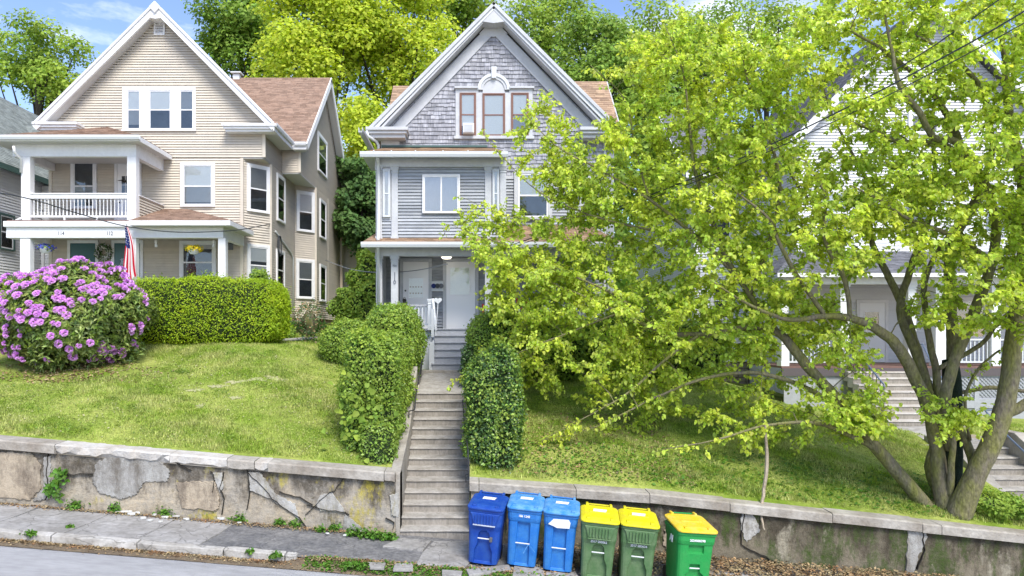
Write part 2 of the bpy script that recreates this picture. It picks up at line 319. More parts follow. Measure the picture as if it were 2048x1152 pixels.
# ---------------------------------------------------------------- terrain
def interp(x, pts):
    if x <= pts[0][0]: return pts[0][1]
    for (a, u), (b, v) in zip(pts, pts[1:]):
        if x <= b: return u + (v - u) * (x - a) / (b - a)
    return pts[-1][1]
def zbase(X): return -3.80 - .0815 * X                       # pavement along the foot of the wall
def ztop(X):                                                 # top of the coping
    return interp(X, [(-14, -1.49), (-1.3, -2.56)]) if X < -.7 else interp(X, [(-.1, -2.70), (3.25, -2.93), (10.1, -3.66), (12, -3.88), (30, -5.8)])
KN = [(-40, -.1), (-14, -.25), (-5, -.30), (-3.5, -.62), (-1.4, -1.05), (0, -1.1), (6, -1.22), (7.5, -1.45), (9, -2.1), (10.5, -2.5), (14, -2.6), (20, -2.9), (40, -3.6)]
def ground(X, Y):
    zb = interp(X, KN); zt = ztop(X) - .05
    if Y < 19:
        t = max(0, (Y - 12.75) / 6.25)
        if X > 8.2: t2 = min(1, max(0, (Y - 12.75) / 4.2)); t = t + (t2 - t) * smooth(8.2, 10.3, X)
        z = zt + (zb - zt) * (t ** .9)
    elif Y < 40: z = zb + .052 * (Y - 19)
    else: z = zb + 1.09 + .10 * (Y - 40)
    if X < -1: z += .05 * math.sin(X * 1.7 + Y) * smooth(12.9, 14, Y)
    return z
def sheet(name, x0, x1, y0, y1, nx, ny, fn, m):
    xs = np.linspace(x0, x1, nx); ys = np.linspace(y0, y1, ny)
    V = [(x, y, fn(x, y)) for y in ys for x in xs]; I = np.arange(nx * ny).reshape(ny, nx)
    Fc = np.stack([I[:-1, :-1].ravel(), I[:-1, 1:].ravel(), I[1:, 1:].ravel(), I[1:, :-1].ravel()], 1)
    return tag(np_mesh(name, V, Fc, m, smooth=True), kind='structure')
sheet('lawn', -12, -1.52, 12.7, 20.0, 64, 48, ground, M['lawn'])
sheet('lawn', -.05, 11.05, 12.7, 19.0, 64, 48, ground, M['lawn'])
sheet('lawn', 12.78, 34, 12.7, 19.0, 30, 24, ground, M['lawn'])
sheet('lawn', -60, -12, 12.7, 20.0, 30, 24, ground, M['lawn'])
sheet('ground', -60, -1.52, 20.0, 40, 40, 20, ground, M['lawn'])
sheet('ground', -1.52, 60, 19.0, 40, 60, 20, lambda x, y: ground(x, y) - (.15 if -1.6 < x < .3 and y < 20 else 0), M['lawn'])
sheet('hillside', -220, 220, 40, 300, 50, 40, lambda x, y: ground(max(-40, min(40, x)), y) - .01, M['lawn'])
sheet('road', -60, 60, 2.0, 11.5, 60, 10, lambda x, y: zbase(x) - .17 + .004 * (11 - y), M['road'])
sheet('road_bed', -60, 60, -120, 2.0, 30, 8, lambda x, y: zbase(x) - .134, M['road'])
def zpave(X, Y): return zbase(X) - .035 * (12.6 - Y) / 1.3
pv = sheet('pavement', -40, 40, 11.12, 12.66, 120, 6, lambda x, y: zpave(x, y) - .02, M['tarmac_patch'])
def _gut(x, y):
    t = min(1, max(0, (y - 10.80) / .36)); zr = zbase(x) - .17; zp = zpave(x, 11.15) - .012; k = smooth(-3.2, -2.6, x); return zr + .006 + (zp - zr) * (t ** .7) * k + random.uniform(0, .012)
sheet('gutter_soil', -12, 14, 10.80, 11.17, 260, 6, _gut, M['soil'])
# kerb stones and slabs laid into the pavement
x = -12.0
while x < -2.9:
    w = random.uniform(.9, 1.6); x1 = min(x + w, -2.85); mb = MB()
    z0, z1 = zpave(x, 11.2), zpave(x1, 11.2); t = random.uniform(-.008, .008)
    n = 7; top = []
    for (fy, fz) in ((11.10, -.14), (11.10, .0), (11.25, .012), (11.25, -.14)):
        top.append([(x + .01 + (x1 - x - .02) * i / n, fy + random.uniform(-.012, .012), z0 + (z1 - z0) * i / n + fz + t + random.uniform(-.007, .007)) for i in range(n + 1)])
    mb.loft([[Vector(top[k][i]) for k in range(4)] for i in range(n + 1)])
    mb.build('kerb_stone', M['kerb'], pv, bevel=.012); x = x1
def slab(pts, m='slab', h=.0, nm='slab'):
    pg = [Vector((px, py, zpave(px, py) + h)) for px, py in pts]
    return MB().prism([p - Vector((0, 0, .05)) for p in pg], (0, 0, .05)).build(nm, M[m], pv, bevel=.008)
def px_on_pave(x, y):                                          # where a photo point meets the pavement plane
    D = 12
    for _ in range(12):
        z = zpave(XX(x, D), D); D = D * .5 + .5 * (-z * F / (y - CY))
    return (XX(x, D), D)
xs = [-12, -10.6, -9.1, -7.9, -6.6, -5.4, -4.35]
for i in range(len(xs) - 1):
    a, b = xs[i] + .01, xs[i + 1] - .01; s = .15
    yb = 12.42 if i > 2 else 12.5
    slab([(a - s, 11.27), (b - s, 11.27), (b - s * .3, 11.86), (a - s * .3, 11.86)], h=random.uniform(-.004, .008))
    slab([(a - s * .3, 11.88), (b - s * .3, 11.88), (b, yb), (a, yb)], h=random.uniform(-.006, .006))
for q in ([(765, 1093), (800, 1076), (862, 1082), (845, 1102)], [(868, 1083), (940, 1082), (960, 1100), (930, 1136), (832, 1130), (845, 1106)],
          [(735, 1125), (772, 1126), (768, 1136), (740, 1135)], [(790, 1128), (826, 1126), (826, 1139), (786, 1139)],
          [(884, 1140), (925, 1143), (922, 1152), (884, 1148)], [(932, 1139), (1018, 1130), (1022, 1140), (938, 1151)], [(1028, 1133), (1085, 1134), (1090, 1152), (1025, 1152)], [(1092, 1144), (1150, 1143), (1160, 1160), (1092, 1158)]):
    slab([px_on_pave(*p) for p in q], h=.012)
for x0 in (3.9, 5.1, 6.3, 7.5, 8.7):
    slab([(x0, 11.3), (x0 + 1.16, 11.3), (x0 + 1.16, 12.0), (x0, 12.0)], h=.0)
mk('straw', (.42, .37, .24), 1, var=.35, col2=(.28, .33, .10), scale=5, bump=.8)
def bare(cx, cy, rx, ry, sd_):
    n = 26; rr_ = random.Random(sd_); V = [(cx, cy, ground(cx, cy) + .012)]
    for k in range(n): a = 2 * math.pi * k / n; q = rr_.uniform(.3, 1.3); x_, y_ = cx + rx * q * math.cos(a), cy + ry * q * math.sin(a); V.append((x_, y_, ground(x_, y_) + .010))
    return tag(np_mesh('bare_soil', V, [(0, 1 + k, 1 + (k + 1) % n) for k in range(n)], M['straw']), kind='structure')
BARE = [(XX(555, 16.4), 16.4, .35, .14), (XX(515, 16.2), 16.2, .3, .12), (XX(470, 16.05), 16.05, .32, .10), (XX(435, 15.85), 15.85, .25, .10), (XX(392, 15.65), 15.65, .28, .12), (XX(470, 15.2), 15.2, .22, .09), (XX(400, 14.8), 14.8, .12, .12), (XX(585, 21), 20.0, .5, .25)]
for i_, q_ in enumerate(BARE): bare(*q_, i_ + 3)
# ---------------------------------------------------------------- retaining walls
def ret_wall(name, label, xa, xb, m, cuts, mats):
    r = thing(name, label, 'wall', (xa, 12.6, zbase(xa)))
    n = 60; mb = MB(); rows = 10; V = []; I = []
    for j in range(rows + 1):
        for i in range(n + 1):
            X = xa + (xb - xa) * i / n; zb_ = zbase(X) - .25; zt_ = ztop(X) - .19; z = zb_ + (zt_ - zb_) * j / rows
            V.append((X, 12.6 + .018 * math.sin(X * 3.1 + z * 2) * math.sin(z * 5 + X), z))
    for j in range(rows):
        for i in range(n): a = j * (n + 1) + i; I.append((a, a + 1, a + n + 2, a + n + 1))
    mb.add(V, I); k = len(mb.v)
    for X in (xa, xb):                                         # end faces and back
        z0, z1 = zbase(X) - .25, ztop(X) - .19
        mb.add([(X, 12.6, z0), (X, 12.98, z0), (X, 12.98, z1), (X, 12.6, z1)], [(0, 1, 2, 3)])
    z = [(xa, 12.98, zbase(xa) - .25), (xb, 12.98, zbase(xb) - .25), (xb, 12.98, ztop(xb) - .19), (xa, 12.98, ztop(xa) - .19)]; mb.add(z, [(0, 1, 2, 3)])
    mb.build('wall_face', m, r)
    for i in range(len(cuts) - 1):
        a, b = cuts[i] + .006, cuts[i + 1] - .006; mt, rough = mats[i]; n2 = max(3, int((b - a) / .12)); rings = []
        dz = random.uniform(-.008, .008)
        for k in range(n2 + 1):
            X = a + (b - a) * k / n2; zt_ = ztop(X) + dz; j = lambda s=1: random.uniform(-1, 1) * rough * s
            lowf = .17 - abs(j(2.0)) if rough > .01 else .17
            rings.append([Vector((X, 12.50 + abs(j(1.2)), zt_ - lowf)), Vector((X, 12.50 + abs(j()), zt_ - .025)), Vector((X, 12.53 + abs(j()), zt_ + j(.4))), Vector((X, 13.0, zt_ + .012)), Vector((X, 13.0, zt_ - .19)), Vector((X, 12.60, zt_ - .19))])
        MB().loft(rings).build('coping_stone', M[mt], r, bevel=0)
    return r
lw = ret_wall('retaining_wall', 'cracked stained concrete retaining wall with broken coping, left of the steps', -40, -1.42, M['wall_left'],
    [-40, -30, -20, -12, -7.66, -5.55, -4.5, -4.0, -3.75, -1.62, -1.42], [('coping', .004)] * 4 + [('coping_light', .045), ('coping_light', .02), ('coping', .012), ('coping_light', .04), ('coping', .006), ('coping', .012)])
rw = ret_wall('retaining_wall', 'dark mossy concrete retaining wall behind the wheeled bins, right of the steps', -.06, 11.02, M['wall_right'],
    [-.06, .12, 1.9, 3.25, 4.72, 6.6, 8.25, 8.6, 11.02], [('coping', .006)] * 8)
tp = sheet('path', XX(560, 21.5), XX(655, 22.5), 21.2, 22.1, 8, 4, lambda x, y: ground(x, y) + .02 + .0 * x, M['kerb'])
r3 = ret_wall('retaining_wall', 'concrete retaining wall beyond the far right steps', 12.78, 34, M['wall_right'], [12.78, 16, 20, 34], [('coping', .006)] * 3)
def patch(par, pts, m, y=12.576, nm='plaster_patch', jit=.035, sub=5):
    sub *= 3; jit *= .55
    pg = []
    P2 = [(XX(x, 12.58), ZZ(yy, 12.58)) for x, yy in pts]
    for i in range(len(P2)):
        a, b = P2[i], P2[(i + 1) % len(P2)]
        for k in range(sub):
            t = k / sub; pg.append((a[0] + (b[0] - a[0]) * t + random.uniform(-jit, jit), y, a[1] + (b[1] - a[1]) * t + random.uniform(-jit, jit)))
    c = (sum(p[0] for p in pg) / len(pg), y - .006, sum(p[2] for p in pg) / len(pg)); n = len(pg)
    mb = MB(); mb.add(pg + [(p[0], 12.61, p[2]) for p in pg] + [((p[0] - c[0]) * .97 + c[0], y - .005, (p[2] - c[2]) * .97 + c[2]) for p in pg],
        [(i, (i + 1) % n, n + (i + 1) % n, n + i) for i in range(n)] + [(2 * n + i, 2 * n + (i + 1) % n, (i + 1) % n, i) for i in range(n)] + [tuple(range(2 * n, 3 * n))])
    return mb.build(nm, M[m], par)
patch(lw, [(192, 925), (215, 915), (310, 917), (340, 940), (335, 962), (290, 962), (272, 990), (240, 998), (200, 985), (185, 965)], 'plaster', sub=4)
patch(lw, [(-30, 905), (60, 905), (82, 930), (80, 980), (60, 1000), (-30, 995)], 'plaster_orange', jit=.03)
patch(lw, [(88, 915), (102, 912), (100, 960), (100, 998), (66, 1002), (88, 975)], 'plaster', jit=.03)
patch(lw, [(425, 945), (444, 945), (447, 975), (440, 985), (432, 965)], 'plaster_white', jit=.02, sub=3)
patch(lw, [(497, 945), (520, 945), (548, 985), (590, 1008), (600, 1040), (575, 1020), (545, 1000), (500, 980)], 'plaster_white', jit=.025, sub=3)
patch(lw, [(640, 990), (665, 985), (692, 1025), (640, 1022), (632, 1008)], 'plaster_white', jit=.02, sub=3)
patch(lw, [(690, 1028), (738, 1068), (684, 1062)], 'plaster', jit=.02, sub=4)
patch(lw, [(780, 990), (798, 985), (798, 1035), (783, 1030)], 'plaster_white', jit=.02, sub=3)
patch(lw, [(352, 965), (430, 962), (440, 1010), (430, 1022), (365, 1015)], 'plaster_orange', jit=.04, sub=4)
patch(rw, [(1330, 1060), (1352, 1058), (1362, 1085), (1340, 1110), (1326, 1090)], 'plaster_orange', jit=.04, sub=3)
patch(rw, [(1483, 1025), (1500, 1022), (1515, 1045), (1520, 1062), (1492, 1085), (1482, 1060)], 'plaster_white', jit=.03, sub=3)
patch(rw, [(1815, 1062), (1848, 1060), (1855, 1075), (1838, 1110), (1826, 1150), (1812, 1150)], 'plaster', jit=.03, sub=3)
patch(rw, [(942, 975), (968, 977), (968, 1090), (942, 1088)], 'plaster_orange', jit=.015, sub=3)
def crack(par, pts, w=.0065):
    V = [Vector((XX(x, 12.56), 0, ZZ(y, 12.56))) for x, y in pts]; Q = []
    for a, b in zip(V, V[1:]):
        n = max(2, int((b - a).length / .09))
        for k in range(n):
            q = a.lerp(b, k / n); Q.append(q + Vector((random.uniform(-.018, .018), 0, random.uniform(-.018, .018))))
    Q.append(V[-1]); mb = MB(); vs = []
    for i, q in enumerate(Q):
        d = (Q[min(i + 1, len(Q) - 1)] - Q[max(i - 1, 0)]).normalized(); nn = Vector((-d.z, 0, d.x)); ww = w * random.uniform(.35, 1)
        vs += [q + nn * ww + Vector((0, 12.554, 0)), q - nn * ww + Vector((0, 12.554, 0)), q - nn * ww + Vector((0, 12.60, 0)), q + nn * ww + Vector((0, 12.60, 0))]
    mb.loft([vs[i * 4:i * 4 + 4] for i in range(len(Q))]); return mb.build('crack', M['crack'], par)
for c in ([(97, 905), (92, 950), (97, 980), (90, 1000)], [(494, 940), (499, 975), (493, 1020)], [(447, 945), (440, 975), (448, 1000), (443, 1030)], [(497, 945), (530, 980), (560, 1012), (600, 1035), (612, 1055)],
          [(695, 945), (668, 980), (640, 1000), (610, 1030)], [(612, 1010), (640, 1018), (690, 1025), (698, 1030)], [(770, 1035), (790, 1045), (785, 1060)], [(420, 942), (430, 960), (425, 985)], [(560, 985), (600, 995), (625, 1010)],
          [(125, 950), (185, 948)], [(380, 940), (330, 912), (280, 915)]): crack(lw, c)
for c in ([(1488, 1020), (1483, 1090), (1560, 1130), (1640, 1150)], [(968, 978), (969, 1090)], [(1010, 985), (1013, 1060)], [(1845, 1060), (1850, 1100), (1835, 1140)]): crack(rw, c, .009)
# ---------------------------------------------------------------- the long concrete steps, cheek wall and path
def step_flight(name, label, x0, x1, y0, z0, n, rise, run, m='concrete_step', end=None):
    r = thing(name, label, 'steps', ((x0 + x1) / 2, y0, z0))
    for i in range(n):
        mb = MB(); D = y0 + i * run; zt_ = z0 + (i + 1) * rise; nx = 10; rings = []
        for k in range(nx + 1):
            X = x0 + (x1 - x0) * k / nx; j = random.uniform(-.006, .006); dip = -.012 * math.sin(math.pi * k / nx)
            rings.append([Vector((X, D + .02, z0 + i * rise - .12)), Vector((X, D + .015 + j, zt_ - .05)), Vector((X, D - .012 + j, zt_ - .035)), Vector((X, D - .004 + j, zt_ - .006 + dip)), Vector((X, D + .02, zt_ + dip)), Vector((X, D + run + .04, zt_ + .006)), Vector((X, D + run + .04, z0 + i * rise - .12))])
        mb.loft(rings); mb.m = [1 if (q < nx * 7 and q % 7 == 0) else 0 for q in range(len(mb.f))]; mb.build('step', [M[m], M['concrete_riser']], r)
    return r
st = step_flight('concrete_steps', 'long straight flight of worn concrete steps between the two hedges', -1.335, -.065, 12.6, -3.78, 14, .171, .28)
mb = MB(); 
zl = lambda Y: -3.535 + (Y - 12.6) * .6125
for (a, b) in ((12.62, 14.6), (14.62, 16.6)):
    mb = MB(); mb.add([(X, Y, Z) for X in (-1.52, -1.338) for Y, Z in ((a, zl(a) - .9), (b, zl(b) - .9), (b, zl(b) + .30), (a, max(zl(a) + .30, -2.56) if a < 13 else zl(a) + .30))], [(0, 1, 2, 3), (7, 6, 5, 4), (0, 4, 5, 1), (1, 5, 6, 2), (2, 6, 7, 3), (3, 7, 4, 0)])
    mb.build('cheek_wall', M['concrete'], st, bevel=.01)
mb = MB(); mb.box(-1.42, 12.58, -4.2, -1.338, 12.98, -2.57); mb.build('end_pier', M['concrete'], st, bevel=.01)
path = MB()
for (a, b, za, zb_) in ((16.5, 17.45, -1.386, -1.22), (17.46, 18.42, -1.215, -1.06)):
    MB().add([(X, Y, Z) for X in (-1.34, -.02) for Y, Z in ((a, za - .2), (b, zb_ - .2), (b, zb_), (a, za))], [(0, 1, 2, 3), (7, 6, 5, 4), (0, 4, 5, 1), (1, 5, 6, 2), (2, 6, 7, 3), (3, 7, 4, 0)]).build('path_slab', M['concrete_step'], st, bevel=.01)
MB().box(-1.5, 18.42, -1.35, .25, 18.78, -.985).build('landing', M['concrete'], st, bevel=.015)
hr = thing('handrail', 'thin black pipe handrail at the top left of the long steps', 'handrail', (-1.3, 15.2, -1.9))
pp = [P(818, 822, 14.9), P(829, 820, 15.0), P(832, 790, 15.3) , P(846, 708, 17.6), P(850, 704, 17.8)]
MB().tube(pp, .014, 6).build('rail', M['black_metal'], hr)
MB().tube([P(846, 708, 17.6), P(841, 755, 17.6)], .013, 6).build('post', M['black_metal'], hr); MB().tube([P(818, 822, 14.9), P(818, 836, 14.9)], .012, 6).build('post', M['black_metal'], hr)
hr = thing('handrail', 'black metal handrail against the dark hedge on the right of the long steps', 'handrail', (-.05, 13.2, -3))
MB().tube([P(937, 945, 12.8), P(936, 900, 12.9), P(929, 845, 14.2), P(925, 800, 15.4)], .013, 6).build('rail', M['black_metal'], hr)
MB().tube([P(937, 948, 12.85), P(931, 950, 12.85), P(932, 965, 12.85)], .012, 6).build('post', M['black_metal'], hr)
# ---------------------------------------------------------------- far right steps down to the street
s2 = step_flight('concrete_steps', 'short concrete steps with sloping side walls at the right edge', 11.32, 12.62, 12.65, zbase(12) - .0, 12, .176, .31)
for X0, nm in ((11.04, 0), (12.62, .35)):
    z = lambda Y: zbase(12) + (Y - 12.65) * .568 + .34 + nm * .5
    MB().add([(X, Y, Z) for X in (X0, X0 + .27) for Y, Z in ((12.62, -5), (16.7, -4), (16.7, z(16.1)), (15.9, z(16.1)), (12.62, z(12.62)))], [(0, 1, 2, 3, 4), (9, 8, 7, 6, 5), (0, 5, 6, 1), (1, 6, 7, 2), (2, 7, 8, 3), (3, 8, 9, 4), (4, 9, 5, 0)]).build('cheek_wall', M['coping' if nm else 'concrete'], s2, bevel=.015)
MB().add([(X, Y, Z) for X in (10.5, 12.62) for Y, Z in ((16.37, -3), (18.9, -2.85), (18.9, -2.56), (16.37, -2.66))], [(0, 1, 2, 3), (7, 6, 5, 4), (0, 4, 5, 1), (1, 5, 6, 2), (2, 6, 7, 3), (3, 7, 4, 0)]).build('path_slab', M['kerb'], s2)
hr = thing('handrail', 'blue grey tubular handrail beside the short steps at the right edge', 'handrail', (12.9, 16.6, -2.3))
MB().tube([P(1993, 860, 16.8), P(1993, 820, 16.8), P(1970, 820, 16.8), P(1990, 848, 16.0), P(2060, 915, 14.0), P(2100, 970, 13.0)], .022, 8).build('rail', M['blue_metal'], hr)
# wall-foot rubble
def chip(x, y, s, th=.03):
    X, Y = px_on_pave(x, y); n = 7; a0 = random.random() * 6; z = zpave(X, Y)
    pg = [Vector((X + s * random.uniform(.6, 1.1) * math.cos(a0 + 6.283 * k / n), Y + .55 * s * random.uniform(.6, 1.1) * math.sin(a0 + 6.283 * k / n), z)) for k in range(n)]
    return MB().prism(pg, (random.uniform(-.01, .01), 0, th * random.uniform(.7, 1.4))).build('rubble_chip', M['chip'], org=(X, Y, z), bevel=.006)
for (x, y, s) in ((100, 1008, .14), (245, 1024, .17), (232, 1021, .08), (262, 1030, .1), (275, 1027, .07), (285, 1038, .06), (300, 1042, .07), (330, 1036, .08), (352, 1034, .09), (372, 1040, .07), (442, 1039, .11), (308, 1032, .05), (320, 1044, .05), (205, 1016, .12), (478, 1047, .06), (690, 1072, .05), (655, 1068, .05)):
    tag(chip(x, y, s), 'pale chip of fallen coping lying on the pavement under the cracked wall', 'rubble', 'coping chips on the left pavement')
# ---------------------------------------------------------------- windows and doors
def glass_mat():
    m = bpy.data.materials.new('window_glass'); m.use_nodes = True; nt = m.node_tree; N = nt.nodes.new; L = nt.links.new
    nt.nodes.remove(nt.nodes['Principled BSDF']); t = N('ShaderNodeBsdfTransparent'); t.inputs[0].default_value = (.97, .98, .98, 1); g = N('ShaderNodeBsdfGlossy'); g.inputs['Roughness'].default_value = .03
    f = N('ShaderNodeFresnel'); f.inputs[0].default_value = 1.6; a = N('ShaderNodeMath'); a.operation = 'MULTIPLY_ADD'; a.inputs[1].default_value = .8; a.inputs[2].default_value = .02
    tc = N('ShaderNodeTexCoord'); nz = N('ShaderNodeTexNoise'); nz.inputs['Scale'].default_value = 1.2; bp = N('ShaderNodeBump'); bp.inputs['Strength'].default_value = .12; bp.inputs['Distance'].default_value = .05
    L(tc.outputs['Object'], nz.inputs['Vector']); L(nz.outputs[0], bp.inputs['Height']); L(bp.outputs[0], g.inputs['Normal'])
    x = N('ShaderNodeMixShader'); L(f.outputs[0], a.inputs[0]); L(a.outputs[0], x.inputs[0]); L(t.outputs[0], x.inputs[1]); L(g.outputs[0], x.inputs[2]); L(x.outputs[0], nt.nodes['Material Output'].inputs[0]); return m
M['pane'] = glass_mat(); mk('dark_backing', (.035, .04, .05), .8, var=.3, scale=.6, col2=(.07, .08, .09))
Xv, Yv, Zv = Vector((1, 0, 0)), Vector((0, 1, 0)), Vector((0, 0, 1)); FN = Vector((0, -1, 0))
def window(par, O, U, N, w, h, cas=.11, trim='white_paint', sash='white_paint', up=None, lo=None, style='double', split=.5, name='window', sill=True, label=None, sw=.045):
    O = Vector(O); V = Zv; mb = MB(); c = cas
    mb.obox(O, U, N, V, 0, c, -.01, .078, 0, h); mb.obox(O, U, N, V, w - c, w, -.01, .078, 0, h); mb.obox(O, U, N, V, c, w - c, -.01, .08, h - c, h)
    if sill: mb.obox(O, U, N, V, c - .002, w - c + .002, -.01, .105, 0, c * .6)
    else: mb.obox(O, U, N, V, c, w - c, -.01, .076, 0, c * .5)
    win = mb.build(name, M[trim], par, label=label); c2 = c * (.6 if sill else .5)
    u0, u1, z0, z1 = c + .002, w - c - .002, c2 + .002, h - c - .002
    MB().obox(O, U, N, V, u0, u1, .036, .0375, z0, z1).build('dark_backing', M['dark_backing'], win)  # near-black board on the wall, standing in for the dim room behind
    def sashes(a, b, za, zb, n0, fill, fr=1.0):
        m2 = MB(); s = sw
        m2.obox(O, U, N, V, a, a + s, n0, n0 + .016, za, zb); m2.obox(O, U, N, V, b - s, b, n0, n0 + .016, za, zb); m2.obox(O, U, N, V, a + s, b - s, n0, n0 + .016, za, za + s); m2.obox(O, U, N, V, a + s, b - s, n0, n0 + .016, zb - s, zb)
        m2.build('sash', M[sash], win)
        MB().obox(O, U, N, V, a + s - .003, b - s + .003, n0 + .006, n0 + .008, za + s - .003, zb - s + .003).build('pane', M['pane'], win)
        if fill:
            f = fill if isinstance(fill, tuple) else (fill, 1.0)
            zz = zb - s - (zb - za - 2 * s) * f[1]
            MB().obox(O, U, N, V, a + s - .004, b - s + .004, .0385, .041, zz, zb - s + .002).build('blind', M[f[0]], win)
    if style == 'double':
        zm = z0 + (z1 - z0) * split
        sashes(u0, u1, zm - .02, z1, .048, up); sashes(u0, u1, z0, zm + .018, .044, lo)
    elif style == 'slider':
        um = (u0 + u1) / 2; sashes(u0, um + .015, z0, z1, .048, up); sashes(um - .013, u1, z0, z1, .044, lo)
    elif style == 'single': sashes(u0, u1, z0, z1, .048, up)
    return win
def fw(par, box, D, **k):                                       # a window in a wall that faces the street, from its outer edges in the photo
    x0, y0, x1, y1 = box; return window(par, (XX(x0, D), D, ZZ(y1, D)), Xv, FN, XX(x1, D) - XX(x0, D), ZZ(y0, D) - ZZ(y1, D), **k)
def door(par, x0, x1, z0, z1, D, m, glass=None, trim='white_paint', cas=.11, fill=None, label=None, panels=None, knob=None, grid=None):
    mb = MB(); O = Vector((x0, D, z0)); w = x1 - x0; h = z1 - z0
    mb.obox(O, Xv, FN, Zv, 0, cas, -.01, .06, 0, h); mb.obox(O, Xv, FN, Zv, w - cas, w, -.01, .06, 0, h); mb.obox(O, Xv, FN, Zv, cas, w - cas, -.01, .062, h - cas, h)
    d = mb.build('door_frame', M[trim], par)
    mb = MB(); mb.obox(O, Xv, FN, Zv, cas + .004, w - cas - .004, .034, .046, .01, h - cas - .004)
    for q in (panels or []):
        a, b, c, e = q; mb.obox(O, Xv, FN, Zv, a, b, .04, .056, c, e)
    leaf = mb.build('door', M[m], par, label=label, bevel=.004)
    if glass:
        a, b, c, e = glass; g = MB(); s = .03
        for q in ((a, a + s, c, e), (b - s, b, c, e), (a + s, b - s, c, c + s), (a + s, b - s, e - s, e)): g.obox(O, Xv, FN, Zv, q[0], q[1], .04, .064, q[2], q[3])
        if grid:
            nx, nz = grid
            for i in range(1, nx): g.obox(O, Xv, FN, Zv, a + (b - a) * i / nx - .008, a + (b - a) * i / nx + .008, .056, .063, c + s, e - s)
            for i in range(1, nz): g.obox(O, Xv, FN, Zv, a + s, b - s, .056, .062, c + (e - c) * i / nz - .008, c + (e - c) * i / nz + .008)
        g.build('glazing_frame', M[m], leaf)
        MB().obox(O, Xv, FN, Zv, a + s - .002, b - s + .002, .0465, .049, c + s - .002, e - s + .002).build('glazing_back', M[fill or 'dark_backing'], leaf)
        MB().obox(O, Xv, FN, Zv, a + s - .002, b - s + .002, .052, .054, c + s - .002, e - s + .002).build('pane', M['pane'], leaf)
    if knob:
        MB().lathe(O, [(0, 0)], 4); k = MB(); c = O + Xv * knob[0] + Zv * knob[1]; k.tube([c + FN * .03, c + FN * .055, c + FN * .06, c + FN * .09, c + FN * .095], [.012, .012, .028, .028, .01], 8); k.build('knob', M['black_metal'], leaf)
    return leaf
def text(s, name, O, size, m, par, depth=.004, U=Xv, V=Zv, align='CENTER', sx=1):
    cu = bpy.data.curves.new(name, 'FONT'); cu.body = s; cu.size = size; cu.extrude = depth; cu.offset = size * .018; cu.align_x = align; cu.align_y = 'CENTER'
    t = bpy.data.objects.new(name, cu); COL.objects.link(t); dg = bpy.context.evaluated_depsgraph_get(); dg.update()
    me = bpy.data.meshes.new_from_object(t.evaluated_get(dg)); bpy.data.objects.remove(t)
    U, V = Vector(U).normalized(), Vector(V).normalized(); W = U.cross(V)
    o0 = ORG[par.name]
    for v in me.vertices:
        c = v.co.copy(); v.co = Vector(O) - o0 + U * c.x * sx + V * c.y + W * c.z
    me.materials.clear(); me.materials.append(M[m]); me.name = name
    return link(name, me, par, o0)
def poly_siding(name, par, poly, D, m, expo, th=.027, **k):      # boards on a street-facing wall; poly in world X, Z
    mb = MB(); courses(mb, poly, (0, D, 0), Xv, Zv, FN, expo, th, **k); return tag(mb.build(name, M[m], par), kind='stuff')
def side_siding(par, A, B, z0, z1, m, expo, name='siding', poly=None):   # A->B seen left to right, facing the viewer side
    A, B = Vector((*A, 0)), Vector((*B, 0)); U = (B - A).normalized(); N = Vector((U.y, -U.x, 0)); L = (B - A).length
    mb = MB(); courses(mb, poly or [(0, z0), (L, z0), (L, z1), (0, z1)], A, U, Zv, N, expo, .027); return tag(mb.build(name, M[m], par), kind='stuff'), A, U, N
def wprism(par, name, plan, z0, z1, m):
    return MB().prism([Vector((x, y, z0)) for x, y in plan], (0, 0, z1 - z0)).build(name, M[m], par)
def post(par, x0, x1, D, z0, z1, m='white_paint', name='column', cap=.0, d=None):
    d = d or (x1 - x0); mb = MB(); mb.box(x0, D, z0, x1, D + d, z1)
    if cap:
        mb.box(x0 - cap * .5, D - cap * .5, z1 - .16, x1 + cap * .5, D + d + cap * .5, z1 - .125); mb.box(x0 - cap * .7, D - cap * .7, z1 - .085, x1 + cap * .7, D + d + cap * .7, z1 - .04); mb.box(x0 - cap, D - cap, z1 - .04, x1 + cap, D + d + cap, z1 - .001)
        mb.box(x0 - cap * .6, D - cap * .6, z0, x1 + cap * .6, D + d + cap * .6, z0 + .14)
    return mb.build(name, M[m], par, bevel=.006)
def roof(par, name, pts, m, expo=.14, tab=.3, th=.012, base=.03):
    """pts: 3D polygon of a roof plane, first edge along the eave (left to right as seen from outside)"""
    p = [Vector(q) for q in pts]; U = (p[1] - p[0]).normalized(); N = (p[1] - p[0]).cross(p[-1] - p[0]).normalized(); V = N.cross(U).normalized()
    poly = [((q - p[0]).dot(U), (q - p[0]).dot(V)) for q in p]; mb = MB()
    mb.prism([q - N * .001 for q in p], -N * base); d = mb.build(name, M[m], par)
    mb = MB(); courses(mb, poly, p[0], U, V, N, expo, th, tab=tab, jit=.25, gap=.006); tag(mb.build('shingles', M[m], d), kind='stuff'); return d
def beam(mb, a, b, w, h):                                       # box from a to b, width w sideways, height h downward
    a, b = Vector(a), Vector(b); U = (b - a).normalized(); S = U.cross(Zv).normalized(); V = S.cross(U)
    mb.obox(a, U, S, V, 0, (b - a).length, -w / 2, w / 2, -h, 0); return mb
# ================================================================ tan two-family house at the left
H = thing('tan_house', 'tan vinyl-sided two-family house with two-storey front porch and brown shingle roof', 'house', (-12.1, 26.5, 0))
DW = 26.5; xl, xr = -16.4, -8.1; ap = -12.08; ZA = 12.35; zb0 = .72; ze = 7.95
